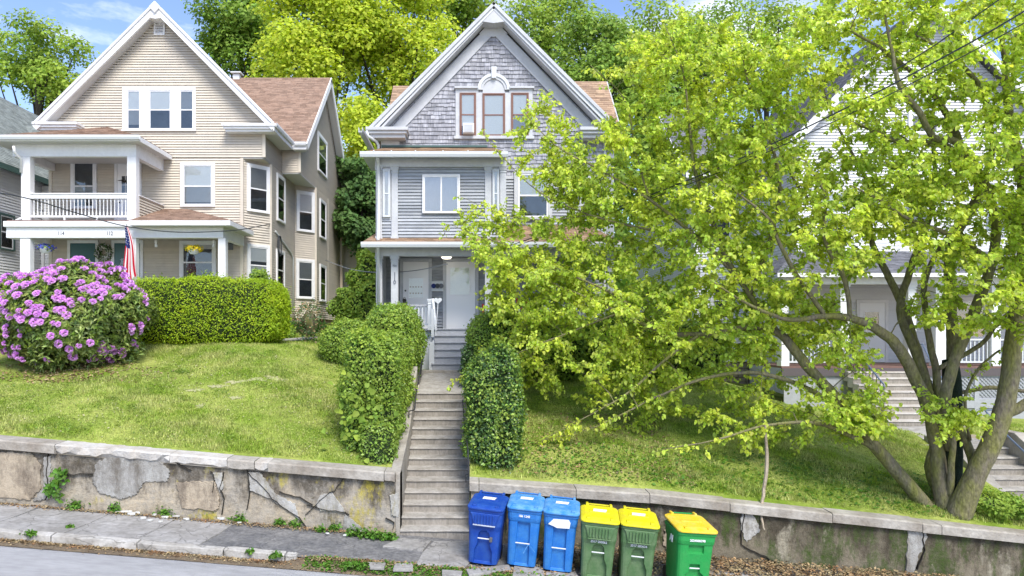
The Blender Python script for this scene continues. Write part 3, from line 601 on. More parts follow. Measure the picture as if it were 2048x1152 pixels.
# solid body behind the siding
Bp = [(xl + .03, DW + .02), (-8.98, DW + .02), (-8.12, 27.46), (-8.12, 31.13), (-7.33, 31.93), (-7.33, 38.3), (xl + .03, 44)]
wprism(H, 'wall_body', Bp, zb0 - .02, 6.85, 'tan_siding')
MB().prism([Vector((x, DW + .02, z)) for x, z in ((xl + .03, 6.8), (xr - .03, 6.8), (xr - .03, 8.25), (ap, ZA - .1), (xl + .03, 7.8))], (0, 17, 0)).build('upper_wall_body', M['tan_siding'], H)
MB().prism([Vector((-11, y, z)) for y, z in ((29.0, 6.85), (38.2, 6.85), (38.2, 7.8), (33.65, 12.2), (29.0, 7.8))], (3.62, 0, 0)).build('cross_gable_body', M['tan_siding'], H)
# foundation stones
r0 = random.Random(3)
def stones(par, A, B, z0, z1, name='foundation_stone', m='foundation', avg=.45, hh=.22):
    A, B = Vector((*A, 0)), Vector((*B, 0)); U = (B - A).normalized(); N = Vector((U.y, -U.x, 0)); L = (B - A).length; z = z0; me = None
    while z < z1 - .03:
        h = min(hh * r0.uniform(.8, 1.2), z1 - z); u = 0
        while u < L - .02:
            w = min(avg * r0.uniform(.6, 1.4), L - u); MB().obox(A, U, N, Zv, u + .008, u + w - .008, -.12, r0.uniform(0, .035), z + .006, z + h - .006).build(name, M[m], par, bevel=.02); u += w
        z += h
wprism(H, 'foundation', [(x * .998, y + .03) for x, y in Bp], -.5, zb0 - .015, 'soil')
stones(H, (-8.12, 31.08), (-7.38, 31.83), -.0, zb0 - .02); stones(H, (-7.38, 31.83), (-7.36, 38.2), 0.1, zb0 - .02); stones(H, (-8.1, 28.4), (-8.1, 31.0), 0, zb0 - .02)
# front boards
poly_siding('siding', H, [(xl, zb0), (-8.95, zb0), (-8.95, 6.83), (xl, 6.83)], DW, 'tan_siding', .1)
poly_siding('siding', H, [(xl, 6.85), (xr, 6.85), (xr, 8.3), (ap, ZA), (xl, 8.0)], DW, 'tan_siding', .1)
side_siding(H, (-8.95, DW), (-8.1, 27.45), zb0, 6.85, 'tan_siding', .1)
MB().prism([Vector((-8.95, DW, 6.82)), Vector((-8.1, DW, 6.82)), Vector((-8.1, 27.45, 6.82))], (0, 0, .03)).build('soffit', M['soffit'], H)
side_siding(H, (-8.1, 27.46), (-8.1, 31.1), zb0, 6.85, 'tan_siding', .1); side_siding(H, (-8.1, DW), (-8.1, 29.1), 6.85, 7.9, 'tan_siding', .1)
side_siding(H, (-8.1, 31.1), (-7.3, 31.9), zb0, 6.85, 'tan_siding', .1); side_siding(H, (-7.3, 31.9), (-7.3, 38.3), zb0, 6.85, 'tan_siding', .1)
side_siding(H, (-8.1, 29.0), (-7.35, 29.0), 6.85, 8.0, 'tan_siding', .1)
side_siding(H, (-7.35, 29.0), (-7.35, 38.2), 0, 0, 'tan_siding', .1, poly=[(0, 6.85), (9.2, 6.85), (9.2, 7.9), (4.65, 12.3), (0, 7.9)])
MB().prism([Vector((-8.12, 29.0, 6.81)), Vector((-7.33, 29.0, 6.81)), Vector((-7.33, 31.93, 6.81)), Vector((-8.12, 31.13, 6.81))], (0, 0, .035)).build('soffit', M['soffit'], H)
cb = lambda x, y, z0, z1, w=.07: MB().box(x - w / 2, y - .045, z0, x + w / 2, y + .05, z1).build('corner_board', M['tan_siding'], H)
cb(xl + .03, DW, zb0, 8.0, .12); cb(-8.95, DW, zb0, 6.82, .12); cb(-8.11, 27.44, zb0, 6.82, .1); cb(-8.09, DW, 6.86, 7.9, .12); cb(-7.32, 31.88, zb0, 6.82, .1); cb(-7.34, 29.0, 6.86, 7.9, .1)
MB().box(-7.33, 34.4, zb0, -7.27, 34.5, 6.8).build('corner_board', M['tan_siding'], H)
# roofs
RL, RR = -16.72, -7.54; ZR = 12.62; zE = 8.0
roof(H, 'roof', [(RR, 26.0, zE), (RR, 44, zE), (ap, 44, ZR), (ap, 26.0, ZR)], 'brown_roof', tab=.3)
roof(H, 'roof', [(RL, 44, zE), (RL, 26.0, zE), (ap, 26.0, ZR), (ap, 44, ZR)], 'brown_roof', expo=.5, tab=1)
XG = -6.98
roof(H, 'roof', [(-7.54, 28.65, zE + .02), (XG, 28.65, zE + .02), (XG, 33.65, ZR + .01), (ap, 33.65, ZR + .01)], 'brown_roof', tab=.3)
roof(H, 'roof', [(XG, 38.65, zE), (-7.54, 38.65, zE), (ap, 33.66, ZR), (XG, 33.66, ZR)], 'brown_roof', expo=.5, tab=1)
# rake boards, gutters and cornice returns
def rake(par, a, b, m, w=.1, h=.32, name='rake_board'):
    mb = MB(); beam(mb, a, b, w, h); return mb.build(name, M[m], par, bevel=.01)
for sx in (RL, RR):
    rake(H, (sx - (.06 if sx == RL else -.06), 26.03, zE - .06), (ap, 26.03, ZR - .04), 'white_paint', .09, .24)
    rake(H, (sx, 25.96, zE + .05), (ap, 25.96, ZR + .03), 'white_paint', .05, .09)
    a = Vector((sx + (.15 if sx == RL else -.15), 26.08, zE - .15)); b = Vector((ap, 26.08, ZR - .27)); MB().add([a, b, b + Vector((0, .42, 0)), a + Vector((0, .42, 0))], [(0, 1, 2, 3)]).build('soffit', M['soffit'], H)
def ret(par, x0, x1, D0, D1, z, m='white_paint', h=.28):
    mb = MB(); mb.box(x0, D0, z - .10, x1, D1, z); mb.box(x0 + .05, D0 + .06, z - .19, x1 - .05, D1 - .001, z - .10); mb.box(x0 + .1, D0 + .14, z - h, x1 - .1, D1 - .002, z - .19)
    return mb.build('cornice_return', M[m], par, bevel=.008)
ret(H, RL - .05, -15.05, 25.95, 26.48, zE + .08); ret(H, -9.55, RR + .05, 25.95, 26.48, zE + .02)
def gutter(par, a, b, m='white_paint', w=.13, h=.15):
    mb = MB(); a, b = Vector(a), Vector(b); U = (b - a).normalized(); S = U.cross(Zv).normalized(); prof = [(0, -.0), (.0, -h * .5), (-.03, -h), (-w, -h), (-w, 0), (-w + .012, 0), (-w + .012, -h + .015), (-.04, -h + .015), (-.015, -h * .5), (-.015, 0)]
    mb.loft([[p + S * q + Zv * z for q, z in prof] for p in (a, b)]); return mb.build('gutter', M[m], par)
def fascia(par, a, b, m='white_paint', w=.05, h=.2, name='fascia'):
    mb = MB(); beam(mb, a, b, w, h); return mb.build(name, M[m], par, bevel=.006)
gutter(H, (RR + .09, 26.0, zE + .05), (RR + .09, 28.6, zE + .05)); fascia(H, (RR - .04, 26.0, zE - .01), (RR - .04, 28.7, zE - .01), h=.24)
MB().box(xr, 26.5, zE - .27, RR - .02, 28.7, zE - .24).build('soffit', M['soffit'], H)
gutter(H, (RR + .1, 28.55, zE + .05), (XG, 28.55, zE + .05)); fascia(H, (RR - .02, 28.68, zE - .01), (XG, 28.68, zE - .01), h=.24)
MB().box(RR, 28.70, zE - .27, XG - .02, 29.0, zE - .24).build('soffit', M['soffit'], H)
for (Ya, Yb) in ((28.6, 33.65), (38.7, 33.65)):
    rake(H, (XG + .02, Ya, zE - .02), (XG + .02, Yb, ZR + .02), 'white_paint', .06, .30)
    a = Vector((XG, Ya + (.25 if Ya < 30 else -.25), zE - .1)); b = Vector((XG, Yb, ZR - .3)); MB().add([a, b, b + Vector((-.34, 0, 0)), a + Vector((-.34, 0, 0))], [(0, 1, 2, 3)]).build('soffit', M['soffit'], H)
MB().box(-7.34, 37.7, zE - .36, XG + .03, 38.75, zE - .06).build('cornice_return', M['white_paint'], H, bevel=.01)
MB().box(-11.75, 33.5, 12.4, -11.45, 33.8, 12.78).box(-11.85, 33.4, 12.80, -11.35, 33.9, 12.86).build('roof_vent', M['gutter'], H)
MB().prism([Vector((ap, 25.92, ZR + .04)), Vector((ap - .22, 25.92, ZR - .18)), Vector((ap, 25.92, ZR - .40)), Vector((ap + .22, 25.92, ZR - .18))], (0, .1, 0)).build('rake_peak', M['white_paint'], H)
MB().prism([Vector((ap, 26.0, ZR + .05)), Vector((ap - .55, 26.0, ZR - .52)), Vector((ap, 26.0, ZR - .60)), Vector((ap + .55, 26.0, ZR - .52))], (0, .49, 0)).build('rake_peak', M['white_paint'], H)
# gable louvre
lv = MB(); O = P(309, 71, DW); lv.obox(O, Xv, FN, Zv, 0, .06, 0, .06, 0, .58); lv.obox(O, Xv, FN, Zv, .36, .42, 0, .06, 0, .58); lv.obox(O, Xv, FN, Zv, .06, .36, 0, .06, .52, .58); lv.obox(O, Xv, FN, Zv, .06, .36, 0, .06, 0, .06); lv = lv.build('louvre_frame', M['white_paint'], H)
MB().obox(O, Xv, FN, Zv, .06, .36, .018, .021, .06, .52).build('louvre_back', M['dark_backing'], lv)
for i in range(7):
    z = .08 + i * .064; MB().add([O + Xv * u + FN * n + Zv * v for u in (.06, .36) for n, v in ((.055, z), (.025, z + .045), (.022, z + .035), (.05, z - .01))], [(0, 1, 2, 3), (7, 6, 5, 4), (0, 4, 5, 1), (1, 5, 6, 2), (2, 6, 7, 3), (3, 7, 4, 0)]).build('slat', M['white_paint'], lv)
# windows (front)
tri = MB(); x0, x1, z0, z1 = XX(246, DW), XX(392, DW), ZZ(263, DW), ZZ(176, DW)
cuts_ = [XX(q, DW) for q in (246, 255, 283, 299, 344, 360, 389, 392)]
tri.box(x0, DW - .06, z0 + .06, cuts_[1], DW + .01, z1 - .1); tri.box(cuts_[2], DW - .06, z0 + .06, cuts_[3], DW + .01, z1 - .1); tri.box(cuts_[4], DW - .06, z0 + .06, cuts_[5], DW + .01, z1 - .1); tri.box(cuts_[6], DW - .06, z0 + .06, x1, DW + .01, z1 - .1)
tri.box(x0, DW - .065, z1 - .1, x1, DW + .01, z1); tri.box(x0 - .03, DW - .09, z0, x1 + .03, DW + .01, z0 + .06); tri.build('window_surround', M['white_paint'], H, bevel=.005)
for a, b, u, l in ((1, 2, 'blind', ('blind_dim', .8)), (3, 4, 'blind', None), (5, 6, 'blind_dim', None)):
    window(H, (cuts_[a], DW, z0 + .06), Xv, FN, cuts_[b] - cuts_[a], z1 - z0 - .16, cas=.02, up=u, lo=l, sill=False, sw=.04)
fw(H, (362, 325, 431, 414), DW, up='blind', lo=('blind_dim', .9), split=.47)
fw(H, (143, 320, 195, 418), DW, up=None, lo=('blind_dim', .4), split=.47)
fw(H, (360, 482, 433, 566), DW, up=('curtain', .25), lo=None)
door(H, XX(230, DW), XX(284, DW), 4.15, ZZ(323, DW), DW, 'white_door', glass=(.26, .78, 1.25, 2.0), grid=(3, 2), knob=(.2, .95), label='white porch door with six small panes')
door(H, XX(136, DW), XX(198, DW), 1.2, ZZ(481, DW), DW, 'teal_door', glass=(.32, .90, .95, 1.75), grid=(3, 3), label='teal front door nearer the wreath side')
door(H, XX(224, DW), XX(287, DW), 1.2, ZZ(481, DW), DW, 'teal_door', glass=(.32, .9, .95, 1.75), grid=(3, 3), label='teal front door behind the flag')
# windows (chamfer, sides, bay)
def wall_window(A, B, xa, ya, yb, xb, **k):                    # window on the plan line A-B between photo columns xa and xb
    A, B = Vector((*A, 0)), Vector((*B, 0)); U = (B - A).normalized(); N = Vector((U.y, -U.x, 0))
    def hit(x):
        k_ = (x - CX) / F; t = (k_ * A.y - A.x) / (U.x - k_ * U.y); return A + U * t
    a, b = hit(xa), hit(xb); D = a.y; return window(H, (a.x, a.y, ZZ(yb, D)), U, N, (b - a).length, ZZ(ya, D) - ZZ(yb, D), **k)
c0, c1, c2, c3 = (-8.95, DW), (-8.1, 27.45), (-8.1, 31.1), (-7.3, 31.9)
wall_window(c0, c1, 493, 326, 422, 538, cas=.1, up='blind_dim'); wall_window(c0, c1, 493, 487, 570, 538, cas=.1, up=('blind', .8), lo='curtain')
wall_window(c1, c2, 552, 345, 440, 568, cas=.1, up=None); wall_window(c1, c2, 551, 497, 578, 567, cas=.1, up=None)
wall_window(c2, c3, 592, 380, 462, 628, cas=.11, up=('curtain', 1), lo=None); wall_window(c2, c3, 591, 517, 597, 628, cas=.11, up='blind_dim')
wall_window(c3, (-7.3, 38.3), 638, 396, 474, 650, cas=.1); wall_window(c3, (-7.3, 38.3), 638, 527, 602, 650, cas=.1)
wall_window((-7.35, 29), (-7.35, 38.2), 634, 262, 340, 652, cas=.14, up='blind')
# ---- two-storey porch
PD = 24.3
zd = 4.05                                                        # upper deck
MB().box(-16.55, PD - .05, zd - .05, -12.05, DW - .01, zd).build('upper_deck', M['deck_brown'], H)
MB().box(-16.55, PD, .9, -8.75, DW - .01, 1.05).build('porch_floor', M['porch_grey'], H); MB().box(-16.5, PD + .1, -.4, -8.8, PD + .2, .9).build('porch_skirt', M['white_paint'], H)
MB().box(-16.62, PD - .14, zd - .25, -12.03, PD + .04, zd - .05).build('deck_fascia', M['white_paint'], H, bevel=.01)
MB().box(-16.58, PD - .04, 3.42, -8.86, PD + .2, zd - .252).build('porch_beam', M['white_paint'], H, bevel=.01)
MB().box(-9.06, PD + .2, 3.42, -8.86, DW - .03, zd - .252).build('porch_beam', M['white_paint'], H); MB().box(-16.58, PD + .2, 3.42, -16.38, DW - .03, zd - .252).build('porch_beam', M['white_paint'], H)
MB().box(-16.38, PD + .2, 3.73, -9.06, DW - .03, zd - .30).build('porch_ceiling', M['soffit'], H)
MB().box(-16.38, PD - .0, 6.32, -11.98, PD + .22, 6.76).build('porch_beam', M['white_paint'], H, bevel=.01); MB().box(-12.18, PD + .22, 6.32, -11.98, DW - .03, 6.76).build('porch_beam', M['white_paint'], H); MB().box(-16.38, PD + .22, 6.32, -16.18, DW - .03, 6.76).build('porch_beam', M['white_paint'], H)
MB().box(-16.18, PD + .22, 6.6, -12.18, DW - .03, 6.65).build('porch_ceiling', M['soffit'], H)
for x0, x1 in ((42, 60), (254, 272)): post(H, XX(x0, PD), XX(x1, PD), PD, zd, 6.32, cap=.0, d=.26)
for x0, x1 in ((40, 60), (255, 272), (436, 451)): post(H, XX(x0, PD), XX(x1, PD), PD, 1.05, 3.42, d=.24)
# upper railing
xa, xb = XX(60, PD), XX(254, PD)
MB().box(xa, PD + .02, 4.83, xb, PD + .14, 4.98).box(xa, PD - .01, 4.98, xb, PD + .17, 5.02).build('top_rail', M['white_paint'], H); MB().box(xa, PD + .05, 4.16, xb, PD + .12, 4.23).build('bottom_rail', M['white_paint'], H)
for x in (127, 192): MB().box(XX(x, PD) - .03, PD + .05, zd, XX(x, PD) + .03, PD + .11, 4.16).build('rail_foot', M['white_paint'], H)
nb = 26; bal = MB(); bx0 = xa + .09
bal.lathe((bx0, PD + .085, 4.23), [(.026, 0), (.026, .12), (.016, .14), (.014, .45), (.022, .5), (.026, .52), (.026, .60)], 6); b0 = bal.build('baluster', M['white_paint'], H)
for i in range(1, nb):
    c = b0.copy(); COL.objects.link(c); c.parent = H; c.location = (i * (xb - xa - .18) / (nb - 1), 0, 0)
# half wall at the right of the upper porch
side_siding(H, (-12.0, PD + .25), (-12.0, DW), 4.0, 4.95, 'tan_siding', .1); MB().box(-12.12, PD + .22, 4.0, -12.02, DW - .02, 4.96).build('half_wall', M['tan_siding'], H); MB().box(-12.15, PD + .2, 4.96, -11.95, DW - .02, 5.0).build('half_wall_cap', M['white_paint'], H)
# porch roofs
E0, E1, T = (-17.0, 23.85, 6.92), (-11.65, 23.85, 6.92), (-14.15, 26.46, 8.02)
roof(H, 'porch_roof', [E0, E1, T], 'brown_roof'); roof(H, 'porch_roof', [E1, (-11.65, 26.46, 6.92), T], 'brown_roof'); roof(H, 'porch_roof', [(-17.0, 26.46, 6.92), E0, T], 'brown_roof')
gutter(H, (-17.02, 23.72, 6.93), (-11.6, 23.72, 6.93), 'gutter'); MB().box(-17.0, 23.86, 6.76, -11.65, 26.46, 6.80).build('porch_soffit', M['soffit'], H); fascia(H, (-17, 23.87, 6.9), (-11.65, 23.87, 6.9), h=.16); fascia(H, (-11.66, 23.88, 6.91), (-11.66, 26.44, 6.91), h=.17)
G0, G1 = (-12.0, 23.9, 3.99), (-8.5, 23.9, 3.99)
roof(H, 'porch_roof', [G0, G1, (-11.05, 26.46, 4.84), (-12.0, 26.46, 4.84)], 'brown_roof'); roof(H, 'porch_roof', [G1, (-8.5, 26.46, 3.99), (-11.05, 26.46, 4.84)], 'brown_roof')
fascia(H, (-12.02, 23.88, 3.97), (-8.48, 23.88, 3.97), h=.17); fascia(H, (-8.5, 23.88, 3.975), (-8.5, 26.44, 3.975), h=.17); MB().box(-12.0, 23.92, 3.80, -8.52, 26.45, 3.84).build('porch_soffit', M['soffit'], H)
# downspouts, number plates, wiring
def pipe(par, pts, r, m, name='downspout'): return MB().tube(pts, r, 8).build(name, M[m], par, smooth=True)
pipe(H, [P(27, 292, 23.8), P(29, 305, 23.85), P(42, 318, 24.2), P(42, 345, 24.25)], .045, 'white_paint'); pipe(H, [P(42, 437, 24.25), P(33, 440, 24.3), P(33, 470, 24.3), P(40, 478, 24.35)], .045, 'white_paint')
text('114', 'house_number', (XX(123.5, PD), PD - .045, ZZ(467.5, PD)), .19, 'text_dark', H, sx=.85); text('112', 'house_number', (XX(220.5, PD), PD - .045, ZZ(467.5, PD)), .19, 'text_dark', H, sx=.85)
pipe(H, [(-8.06, 27.9, 4.2), (-8.06, 28.3, 4.1), (-8.05, 30.3, 3.6), (-8.04, 30.6, 3.4), (-8.04, 30.6, 1.0)], .035, 'gutter', 'conduit')
mb = MB()
for k in range(3): mb.tube([Vector((-8.02 + .02 * k, 28.35 + .3 * math.cos(a) * (1 - .2 * k), 3.65 + .42 * math.sin(a))) for a in [i * 6.283 / 14 for i in range(15)]], .014, 5, cap=False)
mb.build('service_cable_loop', M['wire'], H)
MB().box(XX(462, DW) - .09, DW - .05, ZZ(500, DW), XX(462, DW) + .09, DW - .017, ZZ(488, DW)).add([P(456, 488, DW - .02), P(468, 488, DW - .02), P(462, 482, DW - .02)], [(0, 1, 2)]).build('house_plaque', M['text_dark'], H)
for x, y in ((312, 482), (427, 482)):
    MB().lathe(P(x, y + 12, 24.8), [(.0, 0), (.05, .0), (.05, .09), (.03, .1), (.03, .14), (.05, .15), (.05, .24), (0, .24)], 8).tube([P(x, y + 1, 24.8), P(x, 470, 24.8)], .006, 4).build('wind_chime', M['white_paint'], H)
mb = MB()
for xq in (152, 246):
    for k in range(3): mb.lathe(P(xq, 480, 24.9), [(.13, 0), (.13, .008)], 8)
    for k in range(6): a = k * 1.047; c = P(xq, 480, 24.9); mb.tube([c + Vector((.13 * math.cos(a), .13 * math.sin(a), 0)), c + Vector((.1 * math.cos(a), .1 * math.sin(a), .12))], .007, 4)
mb.build('ceiling_light_cage', M['gutter'], H)
MB().box(XX(198, DW), DW - .14, ZZ(537, DW), XX(222, DW), DW - .02, ZZ(526, DW)).build('mailbox', M['black_metal'], H, bevel=.01)
# rear side porch and stair rail
MB().box(-7.28, 38.0, .5, -6.4, 38.3, 6.3).build('rear_porch_wall', M['tan_siding'], H); roof(H, 'rear_porch_roof', [(-7.3, 37.2, 6.3), (-6.5, 37.2, 6.3), (-6.5, 38.4, 6.8), (-7.3, 38.4, 6.8)], 'brown_roof'); gutter(H, (-7.3, 37.1, 6.3), (-6.42, 37.1, 6.3)); fascia(H, (-7.3, 37.22, 6.3), (-6.5, 37.22, 6.3))
pipe(H, [P(697, 452, 37.2), P(690, 462, 37.3), P(684, 470, 37.4), P(683, 560, 37.4)], .05, 'white_paint')
mb = MB(); mb.box(XX(680, 37), 37, .6, XX(685, 37), 37.12, 6.2); mb.build('rear_porch_post', M['wood_tan'], H)
for k in range(9):
    x = 680 + k * 5; MB().box(XX(x, 36.5), 36.5, ZZ(640 + k * 1.5, 36.5), XX(x + 1.6, 36.5), 36.56, ZZ(608 + k * 3.2, 36.5)).build('stair_baluster', M['wood_tan'], H)
fascia(H, P(679, 605, 36.45), P(722, 631, 36.45), 'wood_tan', .08, .09, 'stair_rail')
# ================================================================ grey shingled house in the middle
G = thing('grey_house', 'grey clapboard house with cedar-shingled gable, enclosed upper porch and number 110', 'house', (.65, 21.5, 0))
GW = 21.5; GP = 20.0; gx0, gx1 = -2.85, 4.15; ga = .655; gz = 6.2
zs = 4.98                                                        # shingles start
MB().prism([Vector((x, GW + .02, z)) for x, z in ((gx0 + .03, .1), (gx1 - .03, .1), (gx1 - .03, 6.35), (ga, 9.9), (gx0 + .03, 6.35))], (0, 13, 0)).build('wall_body', M['grey_siding'], G)
MB().box(gx0 + .05, GW + .06, -1.6, gx1 - .05, 34, .1).build('foundation', M['foundation'], G)
poly_siding('siding', G, [(gx0, .2), (gx1, .2), (gx1, zs), (gx0, zs)], GW, 'grey_siding', .095)
mb = MB(); courses(mb, [(gx0, zs), (gx1, zs), (gx1, 6.3), (ga, 9.78), (gx0, 6.3)], (0, GW, 0), Xv, Zv, FN, .128, .026, tab=.135, jit=.9, gap=.005); tag(mb.build('shingles', M['cedar_shingle'], G), kind='stuff')
MB().box(1.0, GW - .03, zs - .1, gx1, GW, zs).build('belt_board', M['grey_trim'], G)
zR = 10.2; GL, GR = -3.22, 4.55; RD = 21.02
roof(G, 'roof', [(GR, RD, 6.28), (GR, 34, 6.28), (ga, 34, zR), (ga, RD, zR)], 'tan_roof', tab=.35); roof(G, 'roof', [(GL, 34, 6.28), (GL, RD, 6.28), (ga, RD, zR), (ga, 34, zR)], 'tan_roof', tab=.35)
for sx, s in ((GL, 1), (GR, -1)):
    rake(G, (sx - s * .04, RD - .03, 6.30), (ga, RD - .03, zR + .02), 'grey_trim', .06, .10); rake(G, (sx + s * .02, RD + .02, 6.22), (ga, RD + .02, zR - .07), 'white_paint' if 0 else 'gutter', .07, .11)
    rake(G, (sx + s * .12, RD + .06, 6.12), (ga, RD + .06, zR - .17), 'grey_trim', .06, .07)
    a = Vector((sx + s * .15, RD + .06, 6.09)); b = Vector((ga, RD + .06, zR - .24)); MB().add([a, b, b + Vector((0, .44, 0)), a + Vector((0, .44, 0))], [(0, 1, 2, 3)]).build('soffit', M['grey_trim'], G)
    rake(G, (sx + s * .42, GW - .03, 6.22), (ga, GW - .03, zR - .34), 'grey_trim', .05, .30, 'frieze_board')
ret(G, -3.28, -1.98, RD - .1, GW - .01, 6.36, 'grey_trim', .30); ret(G, 3.3, 4.6, RD - .1, GW - .01, 6.36, 'grey_trim', .30)
MB().box(gx0 - .03, GW - .04, 5.3, -2.3, GW + .01, 6.06).build('corner_board', M['grey_trim'], G)
gutter(G, (-3.38, 21.0, 6.36), (-3.38, 30, 6.36), 'gutter')
pipe(G, [P(733, 262, 20.95), P(736, 272, 20.95), P(752, 282, 21.2), P(757, 290, 21.3), P(757, 299, 21.3)], .045, 'gutter')
MB().prism([Vector((ga, GW - .06, zR - .30)), Vector((ga - .45, GW - .06, zR - .76)), Vector((ga, GW - .06, zR - .86)), Vector((ga + .45, GW - .06, zR - .76))], (0, .05, 0)).build('frieze_peak', M['grey_trim'], G)
MB().prism([Vector((ga, RD, zR - .02)), Vector((ga - .5, RD, zR - .55)), Vector((ga, RD, zR - .62)), Vector((ga + .5, RD, zR - .55))], (0, .46, 0)).build('rake_peak', M['grey_trim'], G)
# cross gable roofs
for (xa, xb, zz) in ((-3.02, ga, 9.45), (ga, 5.1, 9.62)):
    roof(G, 'roof', [(xa, 22.8, 6.3), (xb, 22.8, 6.3), (xb, 26, zz), (xa, 26, zz)], 'tan_roof', tab=.35)
    roof(G, 'roof', [(xb, 29.2, 6.3), (xa, 29.2, 6.3), (xa, 26.01, zz), (xb, 26.01, zz)], 'tan_roof', expo=.5, tab=1)
MB().prism([Vector((gx1 + .02, y, z)) for y, z in ((23, .2), (29, .2), (29, 6.2), (26, 9.3), (23, 6.2))], (.6, 0, 0)).build('side_wall', M['grey_siding'], G)
rake(G, (5.12, 22.8, 6.28), (5.12, 26, 9.62), 'grey_trim', .06, .2)
# palladian window in the gable
D = GW - .0; bx = lambda x0, y0, x1, y1, n0=-.01, n1=.06, m='grey_trim', nm='window_surround': MB().box(XX(x0, D), D - n1, ZZ(y1, D), XX(x1, D), D - n0, ZZ(y0, D)).build(nm, M[m], G, bevel=.006)
bx(911, 182, 919.5, 273, n1=.05); bx(952, 186, 965, 273, n1=.05); bx(1010, 186, 1022, 273, n1=.05); bx(1057, 182, 1065, 273, n1=.05); bx(908, 273, 1068, 279, n1=.1, nm='sill'); bx(911, 179, 957, 187, n1=.055); bx(1018, 179, 1065, 187, n1=.055)
bx(909, 175, 957, 179, n1=.13, nm='window_cornice'); bx(1018, 175, 1068, 179, n1=.13, nm='window_cornice')
c = P(987.5, 181, D); n = 18
def arc(r0, r1, n0, n1, m, nm):
    mb = MB(); rings = []
    for k in range(n + 1):
        a = math.pi * k / n; d = Vector((math.cos(a), 0, math.sin(a))); rings.append([c + d * r0 + FN * n0, c + d * r0 + FN * n1, c + d * r1 + FN * n1, c + d * r1 + FN * n0])
    mb.loft(rings); return mb.build(nm, M[m], G)
arc(.34, .485, 0, .07, 'grey_trim', 'arch'); arc(.42, .515, .068, .10, 'gutter', 'arch_moulding')
mb = MB(); pts = [c + Vector((math.cos(math.pi * k / n), 0, math.sin(math.pi * k / n))) * .345 for k in range(n + 1)]; pts = [P(965, 188, D)] + [pts[0 if 0 else k] for k in range(n, -1, -1)] + [P(1010, 188, D)]
mb.prism([p + FN * .0 for p in pts], FN * .04).build('arch_panel', M['grey_trim'], G)
MB().prism([P(983, 159, D), P(992, 159, D), P(993, 136, D), P(982, 136, D)], FN * .14).build('keystone', M['gutter'], G, bevel=.008)
kw = dict(cas=.03, trim='brown_sash', sash='brown_sash', sill=False, sw=.035)
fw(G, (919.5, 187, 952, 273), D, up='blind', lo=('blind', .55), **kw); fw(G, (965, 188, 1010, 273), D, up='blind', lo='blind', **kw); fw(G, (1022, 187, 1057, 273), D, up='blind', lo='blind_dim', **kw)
ac = thing('air_conditioner', 'white window air conditioner in the left sash of the grey gable', 'air conditioner', P(937, 270, GW - .2))
MB().box(XX(926, D), D - .30, ZZ(270.5, D), XX(948, D), D - .045, ZZ(251.5, D)).build('casing', M['white_paint'], ac, bevel=.015)
for i in range(8): z = ZZ(269, D) + i * .03; MB().box(XX(928, D), D - .312, z, XX(946, D), D - .298, z + .014).build('grille_bar', M['gutter'], ac)
# enclosed upper porch
ux0, ux1 = XX(752, GP), XX(1012, GP); zl0, zu = 2.72, 4.88
MB().box(ux0 + .03, GP + .03, zl0, ux1 - .03, GW, 5.1).build('upper_porch_body', M['grey_siding'], G)
poly_siding('siding', G, [(XX(796, GP), zl0), (XX(970, GP), zl0), (XX(970, GP), zu), (XX(796, GP), zu)], GP + .02, 'grey_siding', .095)
poly_siding('siding', G, [(XX(764, GP), zl0), (XX(783, GP), zl0), (XX(783, GP), 3.35), (XX(764, GP), 3.35)], GP + .02, 'grey_siding', .095); poly_siding('siding', G, [(XX(983, GP), zl0), (XX(1000, GP), zl0), (XX(1000, GP), 3.35), (XX(983, GP), 3.35)], GP + .02, 'grey_siding', .095)
for a, b in ((752, 764), (783, 796), (970, 983), (1000, 1012)): post(G, XX(a, GP), XX(b, GP), GP - .04, zl0, zu, 'grey_trim', 'pilaster', cap=.03, d=.1)
for a, b in ((765, 782), (984, 999)):
    MB().box(XX(a, GP), GP - .01, 3.35, XX(b, GP), GP + .03, zu).build('panel', M['grey_trim'], G); window(G, (XX(a + 1, GP), GP - .012, 3.42), Xv, FN, XX(b - 1, GP) - XX(a + 1, GP), 1.38, cas=.03, trim='gutter', sash='gutter', sill=False, sw=.03, up='curtain', lo='curtain')
MB().box(ux0 - .02, GP - .09, zu, ux1 + .02, GP + .05, 5.14).build('frieze', M['grey_trim'], G, bevel=.01)
window(G, (XX(845, GP), GP - .0, ZZ(427, GP)), Xv, FN, XX(920, GP) - XX(845, GP), ZZ(350, GP) - ZZ(427, GP), cas=.04, sill=False, style='slider', up='frosted', lo='frosted', sw=.035, name='slider_window')
U0 = (XX(722, 19.55), 19.55, 5.2); U1 = (XX(1013, 19.55), 19.55, 5.2)
roof(G, 'porch_roof', [U0, U1, (U1[0] - .3, 21.48, 5.84), (U0[0] + .4, 21.48, 5.84)], 'tan_roof', expo=.13, tab=.3, th=.018)
gutter(G, (U0[0] - .02, 19.45, 5.21), (U1[0] + .04, 19.45, 5.21), 'gutter'); MB().box(U0[0], 19.56, 5.142, U1[0], 21.48, 5.18).build('porch_soffit', M['grey_trim'], G)
MB().prism([Vector((U1[0], 19.56, 5.15)), Vector((U1[0], 21.48, 5.15)), Vector((U1[0], 21.48, 5.8)), Vector((U1[0], 19.56, 5.19))], (-.04, 0, 0)).build('porch_roof_end', M['grey_trim'], G); MB().prism([Vector((U0[0], 19.56, 5.15)), Vector((U0[0], 21.48, 5.15)), Vector((U0[0] + .4, 21.48, 5.8)), Vector((U0[0], 19.56, 5.19))], (.04, 0, 0)).build('porch_roof_end', M['grey_trim'], G)
